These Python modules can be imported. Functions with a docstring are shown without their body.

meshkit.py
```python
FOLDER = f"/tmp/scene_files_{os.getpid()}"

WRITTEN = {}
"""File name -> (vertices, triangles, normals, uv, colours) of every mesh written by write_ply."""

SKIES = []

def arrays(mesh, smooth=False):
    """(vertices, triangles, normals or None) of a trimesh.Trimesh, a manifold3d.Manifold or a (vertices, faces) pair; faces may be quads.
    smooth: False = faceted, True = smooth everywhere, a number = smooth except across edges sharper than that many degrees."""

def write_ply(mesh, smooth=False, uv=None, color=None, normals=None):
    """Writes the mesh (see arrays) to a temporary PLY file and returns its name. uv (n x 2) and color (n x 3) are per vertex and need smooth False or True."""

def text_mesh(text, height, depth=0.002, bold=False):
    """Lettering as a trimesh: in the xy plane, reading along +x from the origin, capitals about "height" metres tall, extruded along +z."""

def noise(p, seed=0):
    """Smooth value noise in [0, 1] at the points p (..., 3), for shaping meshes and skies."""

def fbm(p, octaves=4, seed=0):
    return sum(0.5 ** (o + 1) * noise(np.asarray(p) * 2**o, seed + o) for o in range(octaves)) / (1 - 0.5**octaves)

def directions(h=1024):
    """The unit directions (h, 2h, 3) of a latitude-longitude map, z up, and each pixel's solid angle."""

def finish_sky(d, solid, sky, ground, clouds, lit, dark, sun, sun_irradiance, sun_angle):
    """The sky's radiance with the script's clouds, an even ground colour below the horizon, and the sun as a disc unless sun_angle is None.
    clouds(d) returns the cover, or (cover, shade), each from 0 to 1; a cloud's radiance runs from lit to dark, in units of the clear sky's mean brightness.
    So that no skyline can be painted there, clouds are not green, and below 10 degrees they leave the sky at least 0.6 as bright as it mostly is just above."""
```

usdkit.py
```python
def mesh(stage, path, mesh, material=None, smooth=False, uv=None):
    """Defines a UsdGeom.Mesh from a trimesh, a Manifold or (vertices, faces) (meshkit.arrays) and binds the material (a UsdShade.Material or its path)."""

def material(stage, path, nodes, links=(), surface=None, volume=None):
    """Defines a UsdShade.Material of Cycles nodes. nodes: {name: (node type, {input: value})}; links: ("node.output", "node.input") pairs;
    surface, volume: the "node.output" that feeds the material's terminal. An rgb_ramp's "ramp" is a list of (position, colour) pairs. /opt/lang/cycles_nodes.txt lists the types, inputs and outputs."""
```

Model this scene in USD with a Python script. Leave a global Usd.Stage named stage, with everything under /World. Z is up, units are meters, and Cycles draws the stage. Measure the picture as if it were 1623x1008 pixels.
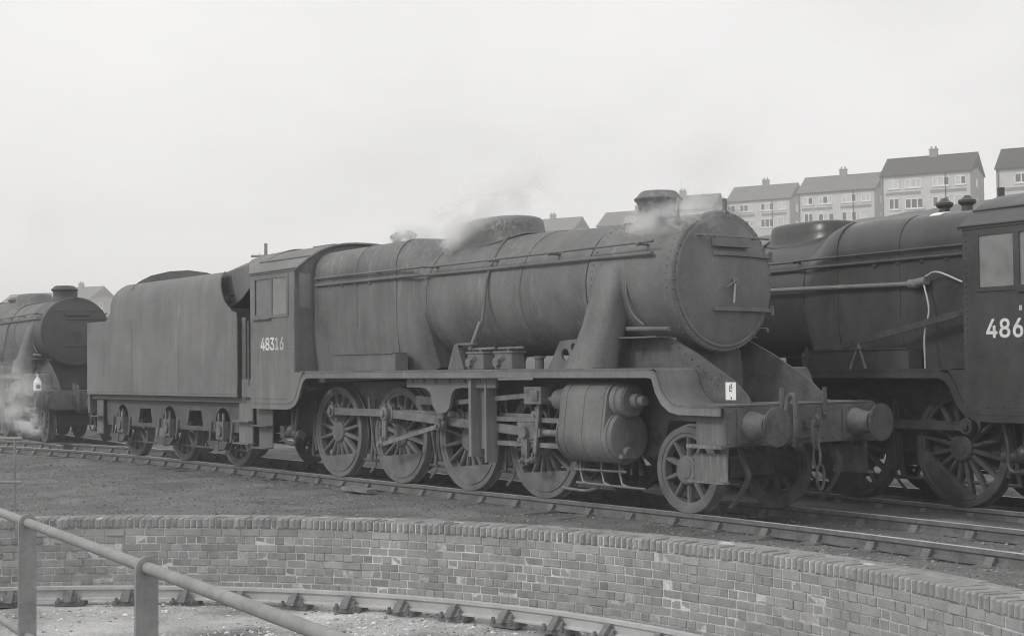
import math, random
import numpy as np, trimesh, usdkit, meshkit
from shapely.geometry import Polygon, Point, box as sbox
from shapely.ops import unary_union
from pxr import Usd, UsdGeom, UsdLux, UsdShade, Gf, Sdf, Vt

stage = Usd.Stage.CreateInMemory()
UsdGeom.SetStageUpAxis(stage, UsdGeom.Tokens.z)
UsdGeom.SetStageMetersPerUnit(stage, 1.0)
world = UsdGeom.Xform.Define(stage, '/World')
stage.SetDefaultPrim(world.GetPrim())
UsdGeom.Scope.Define(stage, '/World/Looks')
rng = np.random.default_rng(48316)
PI = math.pi

# ------------------------------------------------------------------ camera
CAM = (12.072757, -12.489166, 1.692815)
YAW, PITCH, ROLL = 2.491836, 0.035198, -0.00969
EXPOSURE = 0.0
cam = UsdGeom.Camera.Define(stage, '/World/camera')
dv = np.array([math.cos(YAW) * math.cos(PITCH), math.sin(YAW) * math.cos(PITCH), math.sin(PITCH)])
rv = np.array([math.sin(YAW), -math.cos(YAW), 0.0])
uv_ = np.cross(rv, dv)
r2 = rv * math.cos(ROLL) + uv_ * math.sin(ROLL)
u2 = -rv * math.sin(ROLL) + uv_ * math.cos(ROLL)
cam.AddTransformOp().Set(Gf.Matrix4d(*r2, 0, *u2, 0, *(-dv), 0, *CAM, 1))
cam.CreateHorizontalApertureAttr(36.0)
cam.CreateVerticalApertureAttr(36.0 * 1008 / 1623)
cam.CreateFocalLengthAttr(36.0 * 2279.2 / 1623)
cam.CreateClippingRangeAttr(Gf.Vec2f(0.05, 5000))
cam.CreateExposureAttr(EXPOSURE)

# ------------------------------------------------------------------ light
SUN_AZ, SUN_EL = math.radians(-104), math.radians(37)
SKY_STRENGTH, SUN_INT, SUN_ANGLE = 0.1, 0.36, 10.0
CLOUD = 10.3
sd = np.array([math.cos(SUN_AZ) * math.cos(SUN_EL), math.sin(SUN_AZ) * math.cos(SUN_EL), math.sin(SUN_EL)])
sun = UsdLux.DistantLight.Define(stage, '/World/sun')
sun.CreateIntensityAttr(SUN_INT)
sun.CreateAngleAttr(SUN_ANGLE)
sun.CreateColorAttr(Gf.Vec3f(1.0, 0.985, 0.965))
sun.GetPrim().CreateAttribute('inputs:normalize', Sdf.ValueTypeNames.Bool).Set(True)
zx = np.cross([0, 0, 1.0], sd); zx /= np.linalg.norm(zx); zy = np.cross(sd, zx)
sun.AddTransformOp().Set(Gf.Matrix4d(*zx, 0, *zy, 0, *sd, 0, 0, 0, 0, 1))
sky_mat = usdkit.material(stage, '/World/Looks/sky', {
    'tc': ('texture_coordinate', {}),
    'sky': ('sky_texture', {'sky_type': 'single_scattering', 'sun_disc': False, 'sun_elevation': SUN_EL, 'sun_rotation': math.atan2(sd[0], sd[1])}),
    'bw': ('rgb_to_bw', {}),
    'map': ('mapping', {'scale': (1.0, 1.0, 2.6)}),
    'n': ('noise_texture', {'scale': 2.2, 'detail': 5.0, 'roughness': 0.55}),
    'r': ('rgb_ramp', {'ramp': [(0.28, (CLOUD * .82, CLOUD * .812, CLOUD * .808)), (0.5, (CLOUD * .97, CLOUD * .96, CLOUD * .952)), (0.72, (CLOUD * 1.03, CLOUD * 1.02, CLOUD * 1.01))]}),
    'mix': ('mix_color', {'fac': 0.93, 'use_clamp': False}),
    'bg': ('background_shader', {'strength': SKY_STRENGTH}),
}, [('tc.generated', 'map.vector'), ('map.vector', 'n.vector'), ('n.fac', 'r.fac'), ('sky.color', 'bw.color'), ('bw.val', 'mix.a'), ('r.color', 'mix.b'), ('mix.result', 'bg.color')], surface='bg.background')
dome = UsdLux.DomeLight.Define(stage, '/World/sky')
dome.CreateIntensityAttr(1.0)
UsdShade.MaterialBindingAPI.Apply(dome.GetPrim()).Bind(sky_mat)
dome.GetPrim().SetCustomDataByKey('label', 'pale hazy overcast sky over the whole yard')
dome.GetPrim().SetCustomDataByKey('category', 'sky')
dome.GetPrim().SetCustomDataByKey('kind', 'structure')

# ------------------------------------------------------------------ materials
def grey(v, warm=0.0):
    return (v * (1 + warm), v, v * (1 - warm))

def surf(name, lo, hi, scale=1.5, rough=0.8, spec=0.25, streak=0.0, fine=35.0, bump=0.15, bdist=0.004, warm=0.0, space='object', island=0.0, speck=0.0, lime=0.0, rvar=.12):
    """Weathered surface: broad tone patches, fine grain and, if asked, vertical streaks."""
    n = {'tc': ('texture_coordinate', {}), 'geo': ('geometry', {}), 'at': ('attribute', {'attribute': 'tone'}),
         'a': ('noise_texture', {'scale': scale, 'detail': 6.0, 'roughness': 0.62}),
         'b': ('noise_texture', {'scale': fine, 'detail': 3.0, 'roughness': 0.6}),
         'ms': ('mapping', {'scale': (2.6, 2.6, 0.32)}),
         's': ('noise_texture', {'scale': 1.6, 'detail': 4.0, 'roughness': 0.6}),
         'm1': ('mix_float', {'fac': 0.32}), 'm2': ('mix_float', {'fac': streak}),
         'm3': ('mix_float', {'fac': island}),
         'r': ('rgb_ramp', {'ramp': [(0.34, grey(lo, warm)), (0.5, grey((lo + hi) / 2, warm)), (0.66, grey(hi, warm))]}),
         'rr': ('map_range', {'from_min': .3, 'from_max': .7, 'to_min': max(.1, rough - rvar), 'to_max': min(1, rough + rvar), 'clamp': True}),
         'bp': ('bump', {'strength': bump, 'distance': bdist}),
         'p': ('principled_bsdf', {'roughness': rough, 'specular_ior_level': spec})}
    src = 'tc.object' if space == 'object' else 'geo.position'
    l = [(src, 'a.vector'), (src, 'b.vector'), (src, 'ms.vector'), ('ms.vector', 's.vector'), ('a.fac', 'm1.a'), ('b.fac', 'm1.b'),
         ('m1.result', 'm2.a'), ('s.fac', 'm2.b'), ('m2.result', 'm3.a'), ('at.fac', 'm3.b'), ('m3.result', 'r.fac'),
         ('b.fac', 'bp.height'), ('bp.normal', 'p.normal'), ('a.fac', 'rr.value'), ('rr.result', 'p.roughness')]
    if lime:
        n.update({'ml': ('mapping', {'scale': (9.0, 9.0, .8)}), 'nl': ('noise_texture', {'scale': 1.5, 'detail': 5.0, 'roughness': .7}), 'np': ('noise_texture', {'scale': .55, 'detail': 2.0}),
                  'rl': ('rgb_ramp', {'ramp': [(.52, (0, 0, 0)), (.68, (1, 1, 1))]}), 'rp': ('rgb_ramp', {'ramp': [(.50, (0, 0, 0)), (.62, (1, 1, 1))]}),
                  'mm': ('mix_color', {'blend_type': 'multiply', 'fac': 1.0}), 'mk': ('mix_color', {'blend_type': 'multiply', 'fac': 1.0, 'b': grey(.55)}), 'mo': ('mix_color', {'b': grey(lime)})})
        l += [(src, 'ml.vector'), ('ml.vector', 'nl.vector'), (src, 'np.vector'), ('nl.fac', 'rl.fac'), ('np.fac', 'rp.fac'), ('rl.color', 'mm.a'), ('rp.color', 'mm.b'), ('mm.result', 'mk.a'), ('mk.result', 'mo.fac'), ('r.color', 'mo.a'), ('mo.result', 'p.base_color')]
    if speck:
        n['v'] = ('noise_texture', {'scale': 90.0, 'detail': 1.0}); n['vr'] = ('rgb_ramp', {'ramp': [(0.70, (0, 0, 0)), (0.76, (1, 1, 1))]})
        n['vm'] = ('mix_color', {'b': grey(speck)}); l += [(src, 'v.vector'), ('v.fac', 'vr.fac'), ('vr.color', 'vm.fac'), ('r.color', 'vm.a'), ('vm.result', 'p.base_color')]
    elif not lime:
        l.append(('r.color', 'p.base_color'))
    return usdkit.material(stage, '/World/Looks/' + name, n, l, surface='p.BSDF')

M = {}
M['grime'] = surf('grimy_black_paint', .075, .20, 1.3, .6, .4, streak=.3, lime=.34, rvar=.2)
M['grime_side'] = surf('dusty_side_sheet', .115, .235, 1.2, .66, .35, streak=.22, lime=.32, rvar=.15)
M['soot'] = surf('sooty_black', .10, .21, 1.8, .7, .3, streak=.25, lime=.3)
M['under'] = surf('oily_shaded_underframe', .045, .145, 3.0, .58, .4, rvar=.2)  # oily gear colour, also carries painted shade on the front beam and buffers
M['wheel'] = surf('dirty_wheel', .09, .20, 4.0, .65, .35, rvar=.2)
M['rod'] = surf('oily_steel_rod', .09, .24, 5.0, .45, .5, rvar=.2)
M['black'] = surf('clean_black_paint', .03, .072, 1.3, .38, .5, streak=.3, rvar=.15)
M['black_smoke'] = surf('dull_black_paint', .035, .085, 1.5, .55, .4, rvar=.15)
M['pipe'] = surf('pale_pipe', .13, .22, 4.0, .55, .4)
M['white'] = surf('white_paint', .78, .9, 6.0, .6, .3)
M['digit'] = surf('faded_number_paint', .55, .78, 14.0, .7, .2)
M['digit_worn'] = surf('worn_number_paint', .3, .62, 18.0, .8, .2)
M['bright'] = surf('bright_steel', .32, .5, 8.0, .35, .6)
M['rail'] = surf('rusty_rail', .10, .2, 6.0, .7, .3, space='world')
M['rail_top'] = surf('worn_rail_head', .5, .72, 5.0, .4, .6, space='world')
M['sleeper'] = surf('oily_sleeper', .09, .2, 3.0, .9, .15, space='world')
M['race'] = surf('dusty_race_rail', .38, .52, 5.0, .7, .3, space='world')
M['chair'] = surf('cast_chair', .12, .22, 9.0, .8, .25, space='world')
M['black_under'] = surf('black_oily_gear', .025, .09, 3.5, .5, .5, rvar=.2)
M['coal'] = surf('coal', .05, .1, 6.0, .5, .5)
M['handrail'] = surf('weathered_handrail', .2, .33, 6.0, .65, .35, space='world')
M['post'] = surf('weathered_post', .18, .3, 5.0, .75, .3, space='world')
M['wood'] = surf('dry_timber', .15, .28, 5.0, .9, .15, space='world')
for i, (a, b) in enumerate(((.23, .34), (.245, .355), (.26, .37), (.21, .31), (.28, .40))):
    M[f'brick{i}'] = surf(f'engineering_brick_{i}', a, b, 7.0, .85, .2, fine=60, bump=.35, bdist=.004, space='world')
M['bricks'] = surf('engineering_bricks', .17, .43, 7.0, .85, .2, fine=60, bump=.35, bdist=.004, space='world', island=.55)
M['mortar'] = surf('patchy_mortar', .18, .80, 1.7, .95, .1, fine=30, bump=.4, bdist=.006, space='world')
M['ash'] = surf('ash_ground', .10, .25, 1.1, .95, .1, fine=26, bump=.9, bdist=.04, space='world', speck=.34)
M['stone'] = surf('cinder_stones', .10, .30, 8.0, .9, .15, space='world', island=.7)
M['floor'] = surf('pit_floor_ash', .11, .62, .75, .95, .1, fine=30, bump=.8, bdist=.025, space='world', speck=.7)
M['palestone'] = surf('pale_pit_stones', .15, .8, 1.2, .9, .15, space='world', island=.6)
M['grass'] = surf('hill_grass', .06, .14, .05, .95, .1, fine=1.2, space='world')
M['render_wall'] = surf('house_render', .50, .64, .6, .9, .15, fine=8, space='world')
M['gable'] = surf('house_gable_brick', .20, .3, .6, .9, .15, fine=9, space='world')
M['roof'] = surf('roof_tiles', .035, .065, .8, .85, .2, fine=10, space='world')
M['roof_hazed'] = surf('hazed_roof_tiles', .12, .18, .8, .85, .2, fine=10, space='world')  # lighter tile colour, haze over the farther roofs painted in
M['sash'] = surf('white_window_frame', .7, .8, 2.0, .6, .3, space='world')
M['house_pane'] = surf('dark_house_pane', .05, .12, .4, .15, .5, fine=2, space='world')
M['curtain'] = surf('curtained_pane', .45, .65, .7, .3, .5, fine=2, space='world')
M['apron_panel'] = surf('house_panel', .22, .3, 1.0, .85, .2, fine=6, space='world')
M['foliage'] = surf('dark_foliage', .03, .08, 2.0, .9, .1, space='world')

def glass(name, dirt, dirtcol):
    return usdkit.material(stage, '/World/Looks/' + name, {
        't': ('transparent_bsdf', {'color': (.85, .85, .85)}), 'g': ('glossy_bsdf', {'roughness': .06, 'color': (.9, .9, .9)}), 'f': ('fresnel', {'IOR': 1.5}),
        'm': ('mix_closure', {}), 'd': ('diffuse_bsdf', {'color': grey(dirtcol)}), 'tc': ('texture_coordinate', {}),
        'n': ('noise_texture', {'scale': 3.0, 'detail': 4.0}), 'mr': ('map_range', {'from_min': .3, 'from_max': .7, 'to_min': dirt * .55, 'to_max': min(1, dirt * 1.35), 'clamp': True}), 'm2': ('mix_closure', {})},
        [('f.fac', 'm.fac'), ('t.BSDF', 'm.closure1'), ('g.BSDF', 'm.closure2'), ('tc.object', 'n.vector'), ('n.fac', 'mr.value'), ('mr.result', 'm2.fac'), ('m.closure', 'm2.closure1'), ('d.BSDF', 'm2.closure2')], surface='m2.closure')
M['glass'] = glass('dirty_cab_glass', .35, .3)
M['glass_pale'] = glass('grubby_cab_glass', .6, .34)

# ------------------------------------------------------------------ prim helpers
_count = {}
def numbered(parent, name):
    k = parent + '/' + name
    n = _count.get(k, 0); _count[k] = n + 1
    return k if n == 0 else f'{k}_{n:03d}'

def tag(prim, label=None, cat=None, group=None, kind=None):
    p = prim.GetPrim() if hasattr(prim, 'GetPrim') else prim
    for k, v in (('label', label), ('category', cat), ('group', group), ('kind', kind)):
        if v: p.SetCustomDataByKey(k, v)
    return p

def thing(name, label, cat, loc=(0, 0, 0), rotz=0.0, group=None, kind=None):
    x = UsdGeom.Xform.Define(stage, numbered('/World', name))
    x.AddTranslateOp().Set(Gf.Vec3d(*map(float, loc)))
    if rotz: x.AddRotateZOp().Set(float(math.degrees(rotz)))
    tag(x, label, cat, group, kind)
    return str(x.GetPath())

def obj(name, mesh, mat, parent='/World', smooth=35, label=None, cat=None, group=None, kind=None, tone=None):
    if name.endswith('rivets') or name in ('rivet_row', 'cover_bolts', 'notice_marks'): kind = 'stuff'
    if isinstance(mesh, list): mesh = cat_(mesh)
    p = numbered(parent, name)
    m = usdkit.mesh(stage, p, mesh, mat if not isinstance(mat, str) else M[mat], smooth=smooth)
    if tone is not None:
        UsdGeom.PrimvarsAPI(m).CreatePrimvar('tone', Sdf.ValueTypeNames.FloatArray, 'vertex').Set(Vt.FloatArray.FromNumpy(np.asarray(tone, np.float32)))
    tag(m, label, cat, group, kind)
    return p

# ------------------------------------------------------------------ shape helpers
def cat_(l):
    return trimesh.util.concatenate([m for m in l if m is not None])
def T(v, f): return trimesh.Trimesh(np.asarray(v, float), np.asarray(f, int), process=False)
def bx(x0, x1, y0, y1, z0, z1):
    m = trimesh.creation.box(bounds=[[min(x0, x1), min(y0, y1), min(z0, z1)], [max(x0, x1), max(y0, y1), max(z0, z1)]]); return m
def frame_of(d):
    d = d / np.linalg.norm(d); a = np.array([0, 0, 1.0]) if abs(d[2]) < .9 else np.array([1.0, 0, 0])
    u = np.cross(a, d); u /= np.linalg.norm(u); return u, np.cross(d, u)
def loft(secs, cap=True, closed=True):
    n = len(secs[0]); v = np.vstack(secs); f = []
    for i in range(len(secs) - 1):
        for j in range(n if closed else n - 1):
            a, b = i * n + j, i * n + (j + 1) % n
            f += [[a, b, b + n], [a, b + n, a + n]]
    if cap:
        c0, c1 = len(v), len(v) + 1
        v = np.vstack([v, secs[0].mean(0), secs[-1].mean(0)]); o = (len(secs) - 1) * n
        for j in range(n):
            f += [[c0, (j + 1) % n, j], [c1, o + j, o + (j + 1) % n]]
    m = T(v, f)
    if cap and closed and m.volume < 0: m.invert()
    return m
def ring(c, u, w, r, n):
    a = np.linspace(0, 2 * PI, n, endpoint=False)
    return np.asarray(c) + r * (np.cos(a)[:, None] * u + np.sin(a)[:, None] * w)
def cyl(p0, p1, r0, r1=None, n=24):
    p0, p1 = np.array(p0, float), np.array(p1, float); u, w = frame_of(p1 - p0)
    return loft([ring(p0, u, w, r0, n), ring(p1, u, w, r0 if r1 is None else r1, n)])
def lathe(prof, origin, axis, n=32):
    """prof: (distance along the axis, radius)"""
    axis = np.array(axis, float); u, w = frame_of(axis)
    return loft([ring(np.array(origin, float) + axis * t, u, w, max(r, 1e-4), n) for t, r in prof])
def tube(pts, r, n=8):
    pts = [np.array(p, float) for p in pts]; secs = []; u = None
    for i, p in enumerate(pts):
        d = (pts[min(i + 1, len(pts) - 1)] - pts[max(i - 1, 0)]); d /= np.linalg.norm(d)
        if u is None: u, w = frame_of(d)
        else:
            u = u - d * (u @ d); u /= np.linalg.norm(u); w = np.cross(d, u)
        secs.append(ring(p, u, w, r, n))
    return loft(secs)
def smoothpath(pts, k=6):
    pts = np.array(pts, float); out = []
    P_ = np.vstack([2 * pts[0] - pts[1], pts, 2 * pts[-1] - pts[-2]])
    for i in range(len(pts) - 1):
        a, b, c, d = P_[i:i + 4]
        for t in np.linspace(0, 1, k, endpoint=False):
            out.append(.5 * (2 * b + (c - a) * t + (2 * a - 5 * b + 4 * c - d) * t * t + (3 * b - a - 3 * c + d) * t ** 3))
    return np.array(out + [pts[-1]])
def ext(poly, h):
    if not isinstance(poly, (Polygon,)) and not hasattr(poly, 'geoms'): poly = Polygon(poly)
    if not poly.is_valid: poly = poly.buffer(0)
    gs = list(poly.geoms) if hasattr(poly, 'geoms') else [poly]
    return cat_([trimesh.creation.extrude_polygon(g, h, engine='earcut') for g in gs])
def prismY(poly, y0, y1):
    m = ext(poly, abs(y1 - y0)); v = m.vertices; m.vertices = np.c_[v[:, 0], max(y0, y1) - v[:, 2], v[:, 1]]; return m
def prismX(poly, x0, x1):
    m = ext(poly, abs(x1 - x0)); v = m.vertices; m.vertices = np.c_[min(x0, x1) + v[:, 2], v[:, 0], v[:, 1]]; return m
def prismZ(poly, z0, z1):
    m = ext(poly, abs(z1 - z0)); m.apply_translation([0, 0, min(z0, z1)]); return m
def ball(c, r, sub=2, s=(1, 1, 1)):
    m = trimesh.creation.icosphere(subdivisions=sub, radius=r); m.vertices = m.vertices * np.array(s) + np.array(c); return m
def strip_path(path_xz, y0, y1, t):
    """a bent plate: path in XZ, thickness t below it, spanning y0..y1"""
    p = np.array(path_xz, float); d = np.gradient(p, axis=0); d /= np.linalg.norm(d, axis=1)[:, None]; nrm = np.c_[d[:, 1], -d[:, 0]]
    q = p + nrm * t
    secs = [np.array([[a[0], y0, a[1]], [a[0], y1, a[1]], [b[0], y1, b[1]], [b[0], y0, b[1]]]) for a, b in zip(p, q)]
    return loft(secs)
def mirror_y(m):
    m = m.copy(); m.vertices = m.vertices * [1, -1, 1]; m.faces = m.faces[:, ::-1]; return m
def arcpts(cx, cz, r, a0, a1, n=12):
    a = np.radians(np.linspace(a0, a1, n)); return [(cx + r * math.cos(t), cz + r * math.sin(t)) for t in a]
def rivets(pts, d, r=.012):
    return cat_([lathe([(-.004, r), (.004, r * .9), (.008, r * .5)], p, d, 6) for p in pts])

# ------------------------------------------------------------------ the ground, pit and tracks
PC, PR = np.array([2.34, -11.30]), 8.86          # turntable pit
COPW = 0.46
ZC = -0.05                                       # coping top
FLOOR = -0.965
def yc1(x):
    x = np.asarray(x, float)
    a = np.where(x > -1, -.0105 * (np.minimum(x, 8) + 1) ** 2, 0.0) + np.where(x > 8, -.0105 * 2 * 9 * (x - 8), 0)
    b = np.where(x < -14, -.0125 * (np.maximum(x, -24) + 14) ** 2, 0.0) + np.where(x < -24, .0125 * 2 * -10 * -1 * (x + 24) * 1.0, 0)
    return a + b
AZ2 = -0.1086
L2 = np.array([1.473, 3.273, -0.041])
t2dir = np.array([math.cos(AZ2), math.sin(AZ2)])
def sstep(a, b, x):
    t = np.clip((x - a) / (b - a), 0, 1); return t * t * (3 - 2 * t)
def hill(x, y):
    nd = .211 * x + .977 * y
    h = 21.3 * np.clip((nd - 26) / 88, 0, 1) + 1.6 * sstep(112, 130, nd)
    side = sstep(-330, -215, x) * (1 - sstep(120, 260, x))
    m = 12.2 * np.clip(1 - (np.hypot(x + 300, y - 108) - 22) / 75, 0, 1)
    return np.maximum(h * side, m) + (meshkit.fbm(np.stack([x, y, x * 0], -1) * .03, 3, 2) - .5) * 1.2 * np.clip(nd / 60 - .5, 0, 1)
def ground_z(x, y):
    r = np.hypot(x - PC[0], y - PC[1])
    d1 = np.abs(y - yc1(x)); d2 = np.abs((x - L2[0]) * -t2dir[1] + (y - L2[1]) * t2dir[0])
    tr = 1 - sstep(1.2, 1.9, np.minimum(d1, d2))
    p = np.stack([x, y, np.zeros_like(x)], -1)
    bump = (meshkit.fbm(p * 1.3, 4, 3) - .5) * .10 + (meshkit.fbm(p * .25, 3, 8) - .5) * .12 * (1 - tr)
    z = -.10 - .052 * tr + bump * (1 - .45 * tr)
    near = 1 - sstep(9.3, 9.75, r)
    z = z * (1 - near) + (ZC - .018) * near
    return z + hill(x, y)
na = 420
radii = np.r_[np.arange(PR + COPW, PR + 14, .085)[:160], np.geomspace(PR + 14.2, 860, 90)]
ang = np.linspace(0, 2 * PI, na * 2, endpoint=False)
RR, AA = np.meshgrid(radii, ang, indexing='ij')
gx, gy = PC[0] + RR * np.cos(AA), PC[1] + RR * np.sin(AA)
gz = ground_z(gx, gy)
gv = np.c_[gx.ravel(), gy.ravel(), gz.ravel()]
nA = len(ang); i = np.arange(len(radii) - 1)[:, None] * nA; j = np.arange(nA)[None, :]; j2 = (j + 1) % nA
gf = np.concatenate([np.stack([i + j, i + nA + j, i + nA + j2], -1).reshape(-1, 3), np.stack([i + j, i + nA + j2, i + j2], -1).reshape(-1, 3)])
far = np.hypot(gv[:, 0] - PC[0], gv[:, 1] - PC[1])[gf].mean(1) > 60
obj('ground', T(gv, gf[~far]), 'ash', smooth=True, label='dark ash and cinder ground of the engine yard', cat='ground', kind='structure')
obj('hills', T(gv, gf[far]), 'grass', smooth=True, label='rising hillside beyond the yard carrying the houses', cat='hill', kind='structure')

fr = np.linspace(0.0, PR + .02, 100); fa = np.linspace(0, 2 * PI, 300, endpoint=False)
FR, FA = np.meshgrid(fr, fa, indexing='ij'); fx, fy = PC[0] + FR * np.cos(FA), PC[1] + FR * np.sin(FA)
fz = FLOOR + (meshkit.fbm(np.stack([fx, fy, fx * 0], -1) * 1.5, 4, 5) - .5) * .07
i = np.arange(len(fr) - 1)[:, None] * 300; j = np.arange(300)[None, :]; j2 = (j + 1) % 300
ff = np.concatenate([np.stack([i + j, i + 300 + j, i + 300 + j2], -1).reshape(-1, 3), np.stack([i + j, i + 300 + j2, i + j2], -1).reshape(-1, 3)])
obj('pit_floor', T(np.c_[fx.ravel(), fy.ravel(), fz.ravel()], ff), 'floor', smooth=True, label='ash and pale gravel floor of the turntable pit', cat='pit floor', kind='structure')

# --- turntable pit wall: bricks laid one by one on a mortar core
wall = thing('pit_wall', 'curved brick retaining wall around the turntable pit with brick coping', 'wall')
core = [(PR + .0055, FLOOR - .25), (PR + .0055, ZC - .125), (PR - .003, ZC - .118), (PR - .003, ZC - .018), (PR + .0, ZC - .010), (PR + COPW - .02, ZC - .010), (PR + COPW - .02, FLOOR - .25)]
cs_ = np.array(core); a_ = np.linspace(0, 2 * PI, 481)[:-1]
secs = [np.c_[PC[0] + r_ * np.cos(a_), PC[1] + r_ * np.sin(a_), np.full_like(a_, z_)] for r_, z_ in core]
obj('mortar', loft(secs + [secs[0]], cap=False), 'mortar', wall, smooth=30)
def brick_mesh(r_face, a0, a1, z0, z1, depth, proud, tip=0.0, ch=.006):
    """a worn brick in the curved wall: front face bevelled and a little crooked"""
    pr = r_face - proud
    def p(a, r, z): return [PC[0] + r * math.cos(a), PC[1] + r * math.sin(a), z]
    ca = ch / PR; jj = rng.normal(0, .0016, 8)
    v = [p(a0 + ca, pr + jj[0] + tip, z0 + ch), p(a1 - ca, pr + jj[1] + tip, z0 + ch), p(a1 - ca, pr + jj[2] - tip, z1 - ch), p(a0 + ca, pr + jj[3] - tip, z1 - ch),
         p(a0, pr + ch, z0), p(a1, pr + ch, z0), p(a1, pr + ch, z1), p(a0, pr + ch, z1),
         p(a0, pr + depth, z0), p(a1, pr + depth, z0), p(a1, pr + depth, z1), p(a0, pr + depth, z1)]
    f = [[0, 1, 2], [0, 2, 3]]
    for o in (0, 4):
        for k in range(4):
            k2 = (k + 1) % 4; f += [[o + k, o + 4 + k2, o + k2], [o + k, o + 4 + k, o + 4 + k2]]
    return T(v, f)
bricks = []      # (mesh, centre)
CH = .0895
zt = ZC - .125
row = 0
while zt - row * CH > FLOOR - .02:
    z1 = zt - row * CH - .005; z0 = zt - (row + 1) * CH + .005
    header = row % 2 == 1; a = rng.uniform(0, .03); drop = .006 * row if row < 3 else .018
    set_ = (.0, .002, .003)[min(row, 2)]
    while a < 2 * PI:
        L = (.112 if header or rng.random() < .12 else .228); a1 = a + L / PR
        wave = .008 * math.sin(a * 7 + row)
        bricks.append((brick_mesh(PR + set_, a, a1, z0 + wave * .3, z1 + wave * .3, .09, rng.normal(.004, .0035), rng.normal(0, .0015)), (PC[0] + PR * math.cos(a), PC[1] + PR * math.sin(a), z0)))
        a = a1 + .011 / PR
    row += 1
a = 0.0
while a < 2 * PI - .004:                       # coping: bricks on edge, and a second row behind
    a1 = a + .068 / PR; dz = rng.normal(0, .004)
    bricks.append((brick_mesh(PR - .022, a, a1, ZC - .118 + dz * .4, ZC + dz * .8, .225, rng.normal(.0, .003), rng.normal(0, .0015), .019), (PC[0] + PR * math.cos(a), PC[1] + PR * math.sin(a), ZC)))
    a = a1 + .0095 / PR
a = 0.0
while a < 2 * PI - .02:
    a1 = a + .215 / (PR + .3); dz = rng.normal(-.006, .004)
    bricks.append((brick_mesh(PR + .215, a, a1, ZC - .1, ZC + dz, .105, 0, 0), (PC[0] + PR * math.cos(a), PC[1] + PR * math.sin(a), ZC)))
    bricks.append((brick_mesh(PR + .33, a + .012, a1 + .012, ZC - .1, ZC + dz * .7, .105, 0, 0), (PC[0] + PR * math.cos(a), PC[1] + PR * math.sin(a), ZC)))
    a = a1 + .01 / PR
def project(p):
    q = np.asarray(p, float) - np.array(CAM); z = q @ dv
    return .5 + 2279.2 / 1623 * (q @ r2) / z, .5 * 1008 / 1623 - 2279.2 / 1623 * (q @ u2) / z, z
def seen(p):
    x, y, z = project(p); return z > 1 and -.01 < x < 1.01 and -.01 < y < 1008 / 1623 + .01
vis = [(project(c)[2] * (1 + .0 * k), k) for k, (m, c) in enumerate(bricks) if seen(c)]
vis = [k for _, k in sorted(vis)[:300]]
vs = set(vis)
for k in vis: obj('brick', bricks[k][0], f'brick{int(rng.choice(5, p=[.4, .17, .05, .36, .02] if bricks[k][1][2] > ZC - .01 else [.27, .3, .22, .13, .08]))}', wall, smooth=False)
rest = [m for k, (m, c) in enumerate(bricks) if k not in vs]
obj('bricks', rest, 'bricks', wall, smooth=False, kind='stuff', tone=np.repeat(np.clip(rng.normal(.5, .07, len(rest)) - .10 * np.array([m.vertices[:, 2].max() > ZC - .03 for m in rest]), .15, .85), 12))

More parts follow.
